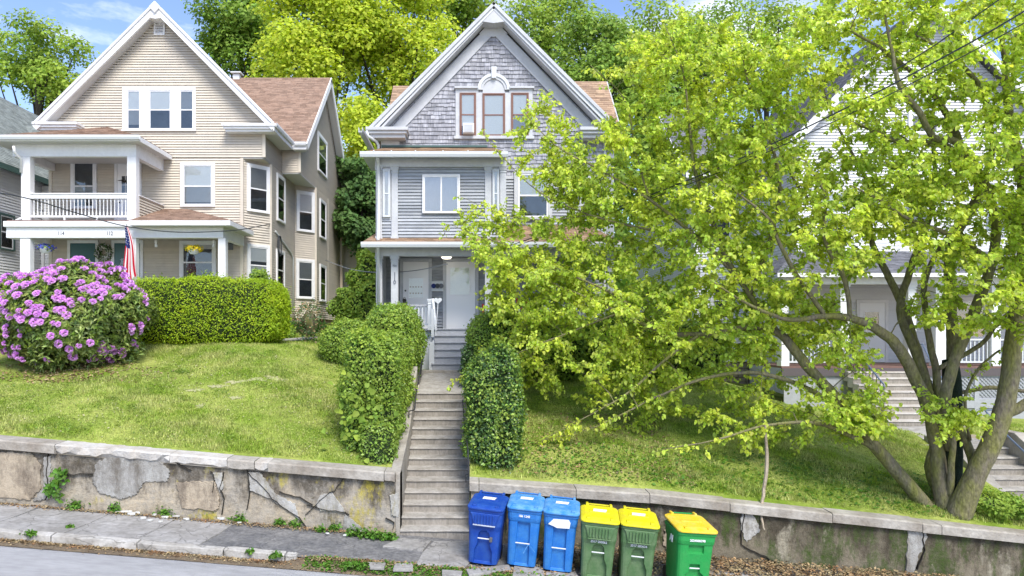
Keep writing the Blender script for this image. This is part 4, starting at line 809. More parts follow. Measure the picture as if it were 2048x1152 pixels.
MB().box(XX(762, 21.3), 21.40, 5.86, XX(975, 21.3), 21.46, 5.92).build('flashing', M['green_trim'], G)
for x in (747, 782, 830, 885, 935, 990): MB().box(XX(x, 19.5), 19.44, 5.205, XX(x, 19.5) + .03, 19.75, 5.235).build('gutter_hanger', M['white_paint'], G)
pipe(G, [P(755, 316, 19.6), P(756, 322, 19.8), P(757, 330, 19.9), P(757, 470, 19.9), P(756, 480, 19.65)], .05, 'gutter'); pipe(G, [P(756, 492, 19.55), P(757, 505, 19.85), P(757, 660, 19.88)], .05, 'gutter')
# main-wall windows right of the porch
fw(G, (1028, 340, 1104, 440), GW, cas=.13, trim='grey_trim', up='blind', lo=None, split=.5)
MB().box(gx1 - .02, GW - .03, .2, gx1 + .05, GW + .03, 6.2).build('corner_board', M['grey_trim'], G); MB().box(XX(1160, GW), GW - .025, 3.3, XX(1168, GW), GW, zs).build('corner_board', M['grey_trim'], G)
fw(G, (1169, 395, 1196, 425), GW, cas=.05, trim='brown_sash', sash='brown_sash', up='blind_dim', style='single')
# lower porch
lx0, lx1 = ux0, XX(1228, GP); zf = .16
MB().box(lx0 - .05, GP - .08, zf - .06, lx1 + .05, GW, zf).build('porch_floor', M['porch_grey'], G)
MB().box(lx0, GP - .02, -1.4, XX(864, GP), GP + .03, zf - .06).build('porch_skirt', M['gutter'], G, bevel=.01); MB().box(XX(940, GP), GP - .02, -1.5, lx1, GP + .03, zf - .06).build('porch_skirt', M['gutter'], G)
MB().box(lx0 - .02, GP - .03, 2.28, lx1 + .02, GP + .2, 2.56).build('porch_beam', M['grey_trim'], G, bevel=.01)
MB().box(lx0 + .02, GP + .2, 2.42, lx1 - .02, GW - .02, 2.46).build('porch_ceiling', M['porch_grey'], G)
for a, b in ((752, 764), (782, 796), (970, 984), (1215, 1228)): post(G, XX(a, GP), XX(b, GP), GP - .01, zf, 2.28, 'grey_trim', 'column', cap=.035, d=.2)
V0 = (XX(724, 19.55), 19.55, 2.62); V1 = (XX(1244, 19.55), 19.55, 2.62)
roof(G, 'porch_roof', [V0, V1, (V1[0] - .6, 21.48, 3.4), (V0[0] + .5, 21.48, 3.4)], 'tan_roof', expo=.13, tab=.3, th=.018)
gutter(G, (V0[0] - .02, 19.45, 2.63), (V1[0] + .02, 19.45, 2.63), 'gutter'); MB().box(V0[0], 19.56, 2.562, V1[0], 21.48, 2.60).build('porch_soffit', M['grey_trim'], G)
MB().prism([Vector((V1[0], 19.56, 2.57)), Vector((V1[0], 21.48, 2.57)), Vector((V1[0] - .6, 21.48, 3.38)), Vector((V1[0], 19.56, 2.61))], (-.04, 0, 0)).build('porch_roof_end', M['grey_trim'], G)
MB().box(lx0, GP + .2, zf, lx0 + .12, GW, 2.4).build('porch_side_wall', M['grey_siding'], G)
door(G, XX(800, GW) - .0, XX(864, GW), zf, ZZ(517, GW), GW, 'white_door', glass=(.26, .76, .95, 1.62), fill='curtain', trim='grey_trim', cas=.1, label='white door with half curtained glass', knob=(.18, 1.2))
mb = MB()
for z in (1.25, 1.45):
    for k in range(5): mb.box(XX(800, GW) + .31 + k * .085, GW - .0512, zf + z - .15, XX(800, GW) + .36 + k * .085, GW - .0495, zf + z - .11)
mb.build('curtain_trim', M['brown_sash'], G)
door(G, XX(886, GW), XX(957, GW), zf, ZZ(517, GW), GW, 'white_door', glass=(.2, .86, 1.05, 1.95), fill='blind', trim='grey_trim', cas=.1, label='white storm door above the steps')
mb = MB(); mb.box(XX(863, GW), GW - .12, ZZ(583, GW), XX(887, GW), GW - .02, ZZ(563, GW)); mb = mb.build('meter_box', M['gutter'], G, bevel=.01)
for k in range(3): MB().lathe((0, 0, 0), [(0, 0)], 3); q = P(867.5 + 7.5 * k, 572, GW - .12); MB().tube([q, q + FN * .07], .075, 10).build('meter', M[('flag_blue', 'dark_backing', 'screen_glass')[k]], mb)
lt = MB(); lt.lathe(P(893, 514.5, 20.6) + Vector((0, 0, -.02)), [(0, -.03), (.12, -.02), (.16, .03), (.16, .06), (0, .06)], 12)
lm = bpy.data.materials.new('lit_lamp'); lm.use_nodes = True; lm.node_tree.nodes['Principled BSDF'].inputs['Emission Color'].default_value = (1, .9, .7, 1); lm.node_tree.nodes['Principled BSDF'].inputs['Emission Strength'].default_value = 3; M['lamp'] = lm
lt.build('porch_light', M['lamp'], G)
for s, y in (('1', 549), ('1', 557), ('0', 565)): text(s, 'house_number', (XX(789.5, GP), GP - .022, ZZ(y, GP)), .16, 'text_dark', G)
text('No', 'house_number', (XX(789.5, GP), GP - .022, ZZ(531.5, GP)), .09, 'text_dark', G)
# railing, newel, stair rail, wooden steps
def railing(par, xa, xb, D, z0, z1, n, m='gutter', top='porch_grey'):
    MB().box(xa, D, z1 - .05, xb, D + .09, z1).build('top_rail', M[top], par); MB().box(xa, D + .02, z0, xb, D + .07, z0 + .05).build('bottom_rail', M[m], par)
    b = MB().box(xa + .04, D + .03, z0 + .05, xa + .075, D + .065, z1 - .05).build('baluster', M[m], par)
    for i in range(1, n):
        c = b.copy(); COL.objects.link(c); c.parent = par; c.location = (i * (xb - xa - .115) / (n - 1), 0, 0)
railing(G, XX(796, GP), XX(856, GP), GP + .02, zf + .1, ZZ(609, GP), 8); railing(G, XX(764, GP), XX(782, GP), GP + .02, zf + .1, ZZ(609, GP), 3)
railing(G, XX(984, GP), XX(1215, GP), GP + .02, zf + .1, ZZ(609, GP), 32)
post(G, XX(856, 19.8), XX(865, 19.8), 19.75, zf - .05, ZZ(598, 19.8), 'gutter', 'newel', cap=.02); post(G, XX(861, 19.4), XX(871, 19.4), 18.75, -1.0, -.22, 'gutter', 'stair_stringer', d=.1)
mb = MB(); beam(mb, P(866, 597, 19.75), P(872, 660, 18.75), .06, .09); mb.build('stair_rail', M['gutter'], G); post(G, XX(863, 18.9), XX(869, 18.9), 18.72, ZZ(674, 18.9), ZZ(618, 18.9), 'gutter', 'newel')
mb = MB(); beam(mb, P(866, 610, 19.75), P(862, 672, 18.7), .05, .06)
# heart sign on a stick
hs = thing('heart_sign', 'pale heart-shaped sign on a white stick beside the porch steps', 'sign', P(876, 668, 18.6))
hp = [];
for k in range(20):
    t = k * 2 * math.pi / 20; hp.append(P(876, 601, 18.6) + Vector((.0068 * 16 * math.sin(t) ** 3, 0, .0062 * (13 * math.cos(t) - 5 * math.cos(2 * t) - 2 * math.cos(3 * t) - math.cos(4 * t)))))
MB().prism(hp, (0, .02, 0)).build('heart', M['sticker'], hs); MB().tube([P(876, 606, 18.63), P(871, 672, 18.63)], .014, 5).build('stick', M['white_paint'], hs)
nst = 6; sx0, sx1 = XX(866, 19), .28
for i in range(nst):
    z1 = -1.0 + (i + 1) * .1935; y = 18.72 + i * .215
    MB().box(sx0, y, z1 - .1935, sx1, y + .02, z1 - .035).build('stair_riser', M['porch_grey'], G); MB().box(sx0 - .03, y - .035, z1 - .035, sx1, y + .23, z1).build('stair_tread', M['porch_grey'], G, bevel=.006)
MB().prism([Vector((sx0 - .05, 18.74, -1.05)), Vector((sx0 - .05, 20, -1.05)), Vector((sx0 - .05, 20, .1)), Vector((sx0 - .05, 18.74, -.85))], (.04, 0, 0)).build('stair_side', M['gutter'], G)
# things on the porch
rc = thing('red_chair', 'red slatted porch chair behind the grey house railing', 'chair', (XX(1035, 20.8), 20.8, zf))
x0, x1 = XX(1016, 20.8), XX(1056, 20.8)
MB().box(x0, 20.6, zf + .38, x1, 21.1, zf + .42).build('seat', M['red_metal'], rc)
for a, b in ((x0, 20.6), (x1 - .04, 20.6), (x0, 21.06), (x1 - .04, 21.06)): MB().box(a, b, zf, a + .04, b + .04, zf + .38).build('leg', M['red_metal'], rc)
for k in range(5): xx = x0 + k * (x1 - x0 - .07) / 4; MB().box(xx, 21.06, zf + .42, xx + .07, 21.09, zf + .95).build('back_slat', M['red_metal'], rc)
tag(MB().tube([P(966, 632, 20.9), P(966, 608, 20.9)], .035, 8).build('fire_extinguisher', M['red_metal'], org=P(966, 655, 20.9)), 'slim red cylinder standing on the grey porch beside the column', 'extinguisher')
ln = thing('lantern', 'small black lantern hanging by the curtained white door', 'lantern', P(809, 608, 20.9))
MB().lathe(P(809, 609, 20.9), [(0, 0), (.07, 0), (.07, .02), (.055, .03), (.055, .12), (.075, .13), (.03, .18), (0, .18)], 8).build('body', M['black_metal'], ln); MB().tube([P(806, 597, 20.9), P(809, 594, 20.9), P(812, 597, 20.9)], .008, 5).build('handle', M['black_metal'], ln)
# ================================================================ white house at the far left
F1 = thing('white_house', 'white clapboard house with grey-green roof at the left edge', 'house', (-20, 27, 0))
MB().prism([Vector((-27, 20, z)) if 0 else Vector((x, 22, z)) for x, z in ((-27, -.5), (-18.1, -.5), (-18.1, 6.5), (-22.5, 11), (-27, 6.5))], (0, 15, 0)).build('wall_body', M['white_siding'], F1)
side_siding(F1, (-18.05, 22), (-18.05, 37), .3, 6.5, 'white_siding', .11)
roof(F1, 'roof', [(-17.7, 21.5, 6.45), (-17.7, 37.5, 6.45), (-22.5, 37.5, 11.3), (-22.5, 21.5, 11.3)], 'green_roof'); fascia(F1, (-17.68, 21.5, 6.42), (-17.68, 37.5, 6.42), 'green_trim', .08, .2)
roof(F1, 'roof', [(-21, 29.3, 7.0), (-17.3, 29.3, 7.0), (-17.6, 32, 9.75), (-21, 32, 9.75)], 'green_roof'); fascia(F1, (-18, 29.28, 7.0), (-17.2, 29.28, 7.0), 'green_trim')
MB().box(-18.03, 28.6, 0, -16.95, 33, 6.2).build('side_wing', M['white_siding'], F1); side_siding(F1, (-18.0, 28.58), (-16.95, 28.58), .3, 6.2, 'white_siding', .11); side_siding(F1, (-16.93, 28.6), (-16.93, 33), .3, 6.2, 'white_siding', .11)
wl = lambda x0, y0, x1, y1, D, **k: window(F1, (XX(x0, D), D, ZZ(y1, D)), Xv, FN, XX(x1, D) - XX(x0, D), ZZ(y0, D) - ZZ(y1, D), **k)
window(F1, (-18.03, 25.9, ZZ(498, 26)), Yv, Xv, .9, 1.4, cas=.09, trim='green_trim', up='blind_dim')
wl(71, 395, 88, 420, 28.56, cas=.06, sash='screen_glass'); wl(72, 498, 90, 536, 28.56, cas=.08, up=None)
# ================================================================ white house at the right
mk('rim', (.10, .085, .09), .7)
W = thing('white_house', 'white clapboard gabled house with columned front porch behind the spreading tree', 'house', (15.9, 24, -1))
WD = 24
MB().prism([Vector((x, WD + .02, z)) for x, z in ((11.42, -2.6), (20.4, -2.6), (20.4, 7.0), (15.9, 11.4), (11.42, 7.0))], (0, 16, 0)).build('wall_body', M['white_siding'], W)
poly_siding('siding', W, [(11.4, -.9), (20.4, -.9), (20.4, 7.0), (15.9, 11.4), (11.4, 7.0)], WD, 'white_siding', .105)
side_siding(W, (11.4, 28), (11.4, WD), -.9, 6.9, 'white_siding', .105)
MB().box(9.13, 28.03, -1.15, 11.42, 38, 6.6).build('wing_body', M['white_siding'], W)
poly_siding('siding', W, [(9.1, -1.15), (11.4, -1.15), (11.4, 6.6), (9.1, 6.6)], 28.02, 'white_siding', .105); side_siding(W, (9.1, 38), (9.1, 28.0), -1.15, 6.6, 'white_siding', .105)
MB().box(9.2, 28.1, -2.6, 11.4, 38, -1.15).build('foundation', M['soil'], W); stones(W, (9.13, 28.06), (11.35, 28.06), -2.2, -1.17, hh=.2, avg=.32)
roof(W, 'roof', [(10.8, 42, 6.55), (10.8, 23.5, 6.55), (15.9, 23.5, 11.65), (15.9, 42, 11.65)], 'slate_roof'); roof(W, 'roof', [(21, 23.5, 6.55), (21, 42, 6.55), (15.9, 42, 11.65), (15.9, 23.5, 11.65)], 'slate_roof', expo=.5, tab=1)
roof(W, 'roof', [(8.6, 27.5, 6.5), (11.4, 27.5, 6.5), (11.4, 32, 10.6), (8.6, 32, 10.6)], 'slate_roof'); rake(W, (8.58, 27.5, 6.5), (8.58, 32, 10.6), 'white_paint', .06, .2)
fascia(W, (8.6, 27.5, 6.5), (11.4, 27.5, 6.5)); fascia(W, (10.8, 23.5, 6.5), (10.8, 42, 6.5)); MB().box(10.8, 23.5, 6.28, 11.4, 28, 6.32).build('soffit', M['soffit'], W)
rake(W, (10.75, 23.48, 6.5), (15.9, 23.48, 11.65), 'white_paint', .07, .28); rake(W, (21.05, 23.48, 6.5), (15.9, 23.48, 11.65), 'white_paint', .07, .28)
w2 = lambda x0, y0, x1, y1, D=WD, **k: window(W, (XX(x0, D), D, ZZ(y1, D)), Xv, FN, XX(x1, D) - XX(x0, D), ZZ(y0, D) - ZZ(y1, D), **k)
w2(1640, 380, 1700, 470, up='blind'); w2(1800, 380, 1860, 470); w2(1960, 380, 2020, 470, up='blind'); w2(1815, 190, 1880, 270, up='blind')
w2(1420, 560, 1465, 640, 28.0); w2(1420, 400, 1465, 480, 28.0)
WP = 21.2; wf = -1.0
MB().box(9.6, WP, wf - .06, 24, WD - .02, wf).build('porch_floor', M['deck_brown'], W); MB().box(9.6, WP - .03, wf - .3, 24, WP + .03, wf - .061).build('porch_rim', M['rim'], W)
MB().box(9.7, WP + .05, -2.9, 24, WP + .1, wf - .3).build('porch_skirt', M['porch_grey'], W)
lat = MB()
for k in range(46):
    for s in (1, -1):
        x = 13.75 + k * .12; a = Vector((x, WP + (.03 if s > 0 else .045), wf - .35 if s > 0 else wf - .95)); b = a + Vector((.6, 0, -.6 * s)); beam(lat, a, b, .012, .03)
tag(lat.build('lattice', M['porch_grey'], W), kind='stuff')
for x in (13.6, 15.6, 17.6): MB().box(x, WP + .0, -2.7, x + .14, WP + .05, wf - .3).build('skirt_post', M['porch_grey'], W)
MB().box(13.74, WP + .002, wf - 1.3, 19.5, WP + .048, wf - 1.02).build('skirt_board', M['porch_grey'], W)
for a, b in ((1564, 1578), (1682, 1700), (1818, 1834), (1873, 1893), (1985, 2003), (2120, 2140)): post(W, XX(a, WP), XX(b, WP), WP + .03, wf, 1.55, 'white_paint', 'column', cap=.03, d=.28)
MB().box(9.65, WP + .02, 1.55, 24, WP + .3, 1.85).build('porch_beam', M['white_paint'], W); MB().box(9.65, WP + .3, 1.7, 24, WD - .02, 1.74).build('porch_ceiling', M['soffit'], W)
roof(W, 'porch_roof', [(9.3, WP - .35, 1.87), (24, WP - .35, 1.87), (24, WD - .03, 2.9), (11.3, WD - .03, 2.9)], 'slate_roof'); fascia(W, (9.3, WP - .37, 1.86), (24, WP - .37, 1.86), h=.12)
roof(W, 'porch_roof', [(9.3, 24.5, 1.87), (9.3, WP - .35, 1.87), (11.3, WD - .03, 2.9)], 'slate_roof')
railing(W, XX(1578, WP), XX(1682, WP), WP + .1, wf + .1, wf + .85, 14, 'gutter', 'gutter'); railing(W, XX(1893, WP), XX(1985, WP), WP + .1, wf + .1, wf + .85, 11, 'gutter', 'gutter'); railing(W, XX(2003, WP), XX(2120, WP), WP + .1, wf + .1, wf + .85, 13, 'gutter', 'gutter')
door(W, XX(1712, WD), XX(1775, WD), wf, 1.2, WD, 'white_door', glass=(.25, .8, 1.1, 1.8), label='white panelled porch door'); window(W, (XX(1900, WD), WD, -.2), Xv, FN, 1.3, 1.5)
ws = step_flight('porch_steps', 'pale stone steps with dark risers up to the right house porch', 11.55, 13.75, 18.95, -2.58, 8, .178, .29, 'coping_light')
hr = thing('handrail', 'dark iron handrail with thin balusters on the right house steps', 'handrail', (11.4, 20, -2.2))
a, b = P(1712, 700, 21.1), P(1768, 770, 19.4); MB().tube([a, b, b - Vector((0, 0, .08))], .022, 6).build('rail', M['blue_metal'], hr); MB().tube([a - Vector((0, 0, .72)), b - Vector((0, 0, .8))], .014, 6).build('lower_rail', M['black_metal'], hr)
for k in range(9):
    q = a.lerp(b, k / 8); MB().tube([q, q - Vector((0, 0, .78))], .012, 5).build('baluster', M['black_metal'], hr)
for k in range(7): q = P(1692 + k * 3, 690, 21.15); MB().tube([q, q - Vector((0, 0, .7))], .01, 5).build('baluster', M['black_metal'], hr)
hr = thing('handrail', 'blue-grey iron rail at the top of the right house steps, seen between the trunks', 'handrail', P(1832, 760, 21))
MB().tube([P(1830, 735, 21), P(1830, 690, 21), P(1845, 688, 20.9), P(1870, 740, 20), P(1905, 780, 19.2), P(1905, 850, 19.2)], .02, 6).build('rail', M['blue_metal'], hr)
# ================================================================ wheeled bins
def wheeled_bin(label, body, lid, kind, x, yb, D, yaw, w=.60, h=1.0, txt=None, lidtop='sticker'):
    T = thing('wheeled_bin', label, 'bin', (0, 0, 0), 'wheeled bins lined up on the pavement')
    d = w * 1.15; rings = []
    def ring(z, ww, dd, a, nd, r=.07, sh=0):
        x0, y0 = ww / 2, dd / 2; p = [(-a, -y0), (-a + .012, -y0 + nd), (a - .012, -y0 + nd), (a, -y0)]
        def cr(cx, cy, a0): return [(cx + r * math.cos(R(a0 + t)), cy + r * math.sin(R(a0 + t))) for t in (0, 30, 60, 90)]
        p += cr(x0 - r, -y0 + r, -90) + cr(x0 - r, y0 - r, 0) + cr(-x0 + r, y0 - r, 90) + cr(-x0 + r, -y0 + r, 180)
        return [Vector((q[0], q[1] + sh, z)) for q in p]
    A = (lambda z: .155 - .0 * z) ; b0, t0 = w * .80, w * .96
    if kind == 'A': prof = [(.03, .155, .0), (.06, .155, .06), (.25, .15, .06), (.36, .105, .06), (.50, .10, .06), (.56, .085, .05), (.60, .05, .002)]
    elif kind == 'B': prof = [(.03, .125, .0), (.06, .125, .05), (.25, .12, .05), (.55, .115, .05), (.735, .112, .05), (.745, .11, .002)]
    else: prof = [(.03, .15, .0), (.06, .15, .055), (.28, .14, .055), (.33, .085, .055), (.44, .08, .055), (.45, .08, .002), (.62, .12, .002), (.63, .12, .04), (.735, .12, .04), (.745, .12, .002)]
    for z, a, nd in prof: zz = z * h; f = z / .93; rings.append(ring(zz, b0 + (t0 - b0) * f * .8, (b0 + (t0 - b0) * f * .8) * 1.12, a * w / .6, nd))
    rings.append(ring(.68 * h if kind == 'A' else .77 * h, w * .935, w * 1.05, .1, .001)); rings.append(ring(.82 * h, w * .95, w * 1.09, .1, .001)); rings.append(ring(.90 * h, w * .96, w * 1.10, .1, .001))
    rings.append(ring(.905 * h, w * 1.0, w * 1.14, .1, .001)); rings.append(ring(.955 * h, w * 1.0, w * 1.14, .1, .001))
    bd = MB().loft(rings).build('body', M[body], T, bevel=.006)
    yf = lambda z: -(b0 + (t0 - b0) * (z / .93) * .8) * 1.12 / 2
    if kind == 'A':
        mb = MB(); y = -w * .585; mb.prism([Vector((-.255, y + .0, .90 * h)), Vector((.255, y, .90 * h)), Vector((.22, y, .85 * h)), Vector((.18, y + .0, .70 * h)), Vector((-.18, y + .0, .70 * h)), Vector((-.22, y, .85 * h))], (0, .07, 0))
        mb.build('pocket', M[body], T, bevel=.012)
        for k in range(7): q = -.15 + k * .05; MB().box(q - .010, y - .022, .72 * h, q + .010, y + .005, .875 * h).build('rib', M[body], T, bevel=.004)
        MB().box(-.185, y - .024, .69 * h, .185, y + .01, .708 * h).build('pocket_lip', M['pale_scuff'] if 'blue' in body else M[body], T, bevel=.004)
    if kind == 'B':
        for q in (-.2, .2): MB().box(q - .008, -w * .555, .80 * h, q + .008, -w * .52, .90 * h).build('rib', M[body], T)
    zb_ = {'A': .46, 'B': .40, 'C': .385}[kind] * h; aw = {'A': .10, 'B': .118, 'C': .08}[kind]
    MB().tube([(-aw, yf(zb_) + .008, zb_), (aw, yf(zb_) + .008, zb_)], .011, 6).build('lift_bar', M['gutter'], T)
    # lid
    L0 = .957 * h; lr = []
    for z, s, sh in ((0, 1.03, -.012), (.028, 1.03, -.012), (.045, .95, -.0), (.06, .80, .01)):
        rr = ring(L0 + z, w * s, w * 1.17 * s, .1, .0005, .085, sh)
        lr.append([Vector((p.x, p.y, p.z + (p.y + w * .58) * .09)) for p in rr])
    ld = MB().loft(lr).build('lid', M[lid], T, bevel=.006)
    MB().box(-.17, -.05, L0 + .083, .17, .12, L0 + .10).add([], []).build('lid_panel', M[lid], ld, bevel=.01)
    for q in (-.19, .19): MB().box(q - .03, -w * .56, L0 + .035, q + .03, -w * .40, L0 + .075).build('lid_rib', M[lid], ld, bevel=.008)
    if lidtop: MB().add([(-.11, -.03, L0 + .103), (.10, -.03, L0 + .103), (.12, .09, L0 + .1145), (-.10, .09, L0 + .1145)], [(0, 1, 2, 3)]).build('lid_label', M[lidtop], ld)
    zh = L0 + .10; yh = w * .60
    mb = MB(); mb.tube([(-.2, yh - .05, zh - .05), (-.2, yh + .03, zh + .01), (.2, yh + .03, zh + .01), (.2, yh - .05, zh - .05)], .014, 6); mb.build('handle', M[body if kind != 'A' else lid], T)
    for q in (-.2, .2): MB().box(q - .022, yh - .1, zh - .04, q + .022, yh + .03, zh + .045).build('hinge', M[lid], T, bevel=.01)
    for q in (-w * .36, w * .36): MB().tube([(q - .03, w * .44, .12), (q + .03, w * .44, .12)], .12, 14).build('wheel', M['black_metal'], T)
    if txt:
        zt = {'A': .645, 'B': .85, 'C': .83}[kind] * h; yy = -(w * .55 + .003)
        text(txt, 'bin_number', (.0, yy if kind != 'A' else yf(.62) - .02, zt), .05, 'text_white', T)
        if kind == 'A': MB().box(-.09, yf(.62) - .016, zt - .03, .09, yf(.62) + .03, zt + .03).build('number_plate', M[body], T)
    X = XX(x, D); T.location = (X, D + d / 2, zpave(X, D + .3) + .0); T.rotation_euler = (0, R(4.2), R(yaw)); return T
b1 = wheeled_bin('dark blue wheeled bin with ribbed pocket, nearest the concrete steps', 'bin_darkblue', 'bin_darkblue', 'A', 970, 1128, 11.25, -11, .60, .99, None)
MB().box(.10, -.335, .42, .15, -.29, .50).build('scuff_mark', M['scuff'], b1, bevel=.01)
b2 = wheeled_bin('light blue wheeled bin with white serial number and string tied to its bar', 'bin_blue', 'lid_blue', 'B', 1047, 1136, 11.3, -9, .585, 1.03, '186 1248')
MB().tube([(.10, -.31, .41), (.06, -.335, .34), (.03, -.34, .27)], .006, 4).tube([(.10, -.31, .41), (.16, -.335, .37), (.22, -.32, .30)], .006, 4).build('string', M['lid_blue'], b2)
b3 = wheeled_bin('light blue wheeled bin with a white painted patch on its front', 'bin_blue', 'lid_blue', 'B', 1120, 1143, 11.2, -9, .585, 1.03, None)
pg = [Vector((-.17 + .0 + a, -.331, z)) for a, z in ((.0, .84), (.05, .90), (.30, .91), (.33, .86), (.32, .77), (.12, .76), (.04, .79), (-.03, .81))]
MB().prism([p + Vector((0, .02, 0)) for p in pg], (0, -.024, 0)).build('white_patch', M['sticker'], b3)
b4 = wheeled_bin('olive green wheeled bin with bright yellow lid, beside the light blue pair', 'bin_olive', 'lid_yellow', 'A', 1198, 1160, 11.0, -8, .61, 1.0, '2017 000062')
b5 = wheeled_bin('olive green wheeled bin with bright yellow lid, between its twin and the amber-lidded bin', 'bin_olive', 'lid_yellow', 'A', 1278, 1165, 10.95, -8, .61, 1.0, '2017 000634')
b6 = wheeled_bin('bright green wheeled bin with amber yellow lid at the end of the row', 'bin_green', 'lid_amber', 'C', 1386, 1180, 10.8, 3, .64, 1.02, '2024000398', None)
text('AI', 'side_marking', (-.335, -.1, .80), .16, 'text_white', b6, U=(0, -1, 0))
f7 = wheeled_bin('green wheeled bin with yellow lid standing by the tan house stair', 'leaf_dark', 'lid_yellow', 'C', 688, 650, 33, 0, .95, 1.1, None, None); f7['group'] = 'wheeled bins behind'; del f7['group']; f7.location = (XX(688, 33), 33.4, ground(XX(688, 33), 33) - .0); f7.rotation_euler = (0, 0, R(-6))
# ================================================================ flag, hanging baskets, wreath, urn
fl = thing('flag', 'draped stars and stripes flag hanging from the porch post corner', 'flag', P(252, 450, 24.0))
MB().tube([P(262, 470, 24.3), P(252, 447, 23.6)], .014, 6).build('pole', M['white_paint'], fl)
nS, nT = 40, 26; V = []; wid = lambda s: .08 + .46 * (s ** .75)
top = P(252, 452, 23.75)
for i in range(nS + 1):
    s = i / nS
    for j in range(nT + 1):
        t = j / nT; u = (t - .5) * wid(s) + .13 * s * (1 if 1 else 0) + (.05 * math.sin(5 * s)); y = .09 * math.sin(t * 15 + s * 1.5) * (.25 + s * .75)
        V.append(top + Vector((u, y + .1 * s, -1.78 * s - .16 * math.cos((t - .45) * 5) * s)))
Fs, Ms = [], []
for i in range(nS):
    for j in range(nT):
        a = i * (nT + 1) + j; Fs.append((a, a + 1, a + nT + 2, a + nT + 1)); Ms.append(2 if i < nS * .40 and j < 17 else (0 if (j // 2 + (1 if 0 else 0)) % 2 == 0 else 1))
mb = MB(); mb.v = V; mb.f = Fs; mb.m = Ms; mb.m[-1] = mb.m[-1]; cl = mb.build('cloth', [M['flag_red'], M['flag_white'], M['flag_blue']], fl, smooth=True)
stb = MB()
for i in range(1, 15, 2):
    for j in range(1 + (i // 2) % 2 * 2, 17, 4):
        a = V[i * (nT + 1) + j] + Vector((0, -.012, 0)); r = .016; stb.add([a + Vector((r * (1 if k % 2 == 0 else .45) * math.sin(k * math.pi / 5), 0, r * (1 if k % 2 == 0 else .45) * math.cos(k * math.pi / 5))) for k in range(10)], [tuple(range(10))])
tag(stb.build('stars', M['flag_white'], cl), kind='stuff')
# ---- leaf clouds
def unit(v): return v / np.maximum(np.linalg.norm(v, axis=1, keepdims=True), 1e-9)
def leaf_cloud(name, Pn, Nn, size, m, par, aspect=.6, fold=.12, tdir=None, six=False, org=None, sv=.42, kind='stuff'):
    n = len(Pn); Pn = np.asarray(Pn, float); Nn = unit(np.asarray(Nn, float)); r = rng.normal(size=(n, 3))
    t = r if tdir is None else np.asarray(tdir, float) + r * .35
    t = unit(t - Nn * (t * Nn).sum(1, keepdims=True)); b = np.cross(Nn, t); s = (size * (1 + sv * (rng.random(n) * 2 - 1)))[:, None]; w = s * aspect
    if six:
        V = np.stack([Pn, Pn + t * s * .22 + b * w * .5 + Nn * s * fold, Pn + t * s * .62 + b * w * .42 + Nn * s * fold * .8, Pn + t * s - Nn * s * .10, Pn + t * s * .62 - b * w * .42 + Nn * s * fold * .8, Pn + t * s * .22 - b * w * .5 + Nn * s * fold], 1).reshape(-1, 3)
        i = np.arange(n)[:, None] * 6; Fc = np.concatenate([i + np.array([[0, 1, 2, 3]]), i + np.array([[0, 3, 4, 5]])], 1).reshape(-1, 4)
    else:
        V = np.stack([Pn, Pn + t * s * .5 + b * w * .5 + Nn * s * fold, Pn + t * s, Pn + t * s * .5 - b * w * .5 + Nn * s * fold], 1).reshape(-1, 3)
        i = np.arange(n)[:, None] * 4; Fc = np.concatenate([i + np.array([[0, 1, 2]]), i + np.array([[0, 2, 3]])], 1).reshape(-1, 3)
    o = np_mesh(name, V, Fc, m, par, org=org)
    if kind: o['kind'] = kind
    return o
def hang_basket(x, y, D, m, label, tall=.13):
    c = P(x, y, D); T = thing('hanging_basket', label, 'hanging basket', c, 'flower baskets hanging in the tan house porch')
    MB().lathe(c + Vector((0, 0, -.22)), [(0, 0), (.12, .0), (.17, .07), (.2, .15), (.2, .17), (.17, .17), (0, .16)], 14).build('pot', M['sticker'], T)
    mb = MB()
    for k in range(3): a = k * 2.09; mb.tube([c + Vector((.18 * math.cos(a), .18 * math.sin(a), -.06)), c + Vector((0, 0, .28))], .004, 4)
    mb.tube([c + Vector((0, 0, .28)), c + Vector((0.03, 0, .33)), c + Vector((0, 0, .37))], .006, 4); mb.build('hanger', M['white_paint'], T)
    n = 420; p = rng.normal(size=(n, 3)) ; p = unit(p) * (rng.random((n, 1)) ** .4); q = np.array(c) + p * np.array([.34, .3, tall]) + np.array([0, 0, -.02])
    leaf_cloud('foliage', q[:140], p[:140] + [0, 0, .4], .07, M['hedge_leaf'], T); leaf_cloud('flowers', q[140:], p[140:] + [0, -.4, .3], .065, M[m], T, aspect=1)
hang_basket(91, 494, 24.7, 'petal_blue', 'hanging basket of blue and violet flowers near the left porch post'); hang_basket(387, 496, 24.7, 'petal_yellow', 'hanging basket of yellow flowers in front of the porch window')
c = P(207, 505, DW - .12); T = thing('wreath', 'round dried-flower wreath hanging between the two teal doors', 'wreath', c)
a = rng.random(900) * 6.283; rr = .25 + rng.normal(size=900) * .045; q = np.array(c) + np.stack([rr * np.cos(a), rng.normal(size=900) * .03, rr * np.sin(a)], 1)
MB().tube([c + Vector((.25 * math.cos(k * .3142), 0, .25 * math.sin(k * .3142))) for k in range(21)], .045, 6).build('ring', M['bark_dark'], T)
leaf_cloud('dried_leaves', q[:650], rng.normal(size=(650, 3)) + [0, -1, 0], .08, M['hedge_dark'], T); leaf_cloud('dried_flowers', q[650:] + [0, -.04, 0], rng.normal(size=(250, 3)) + [0, -1.5, 0], .055, M['chip'], T, aspect=1)
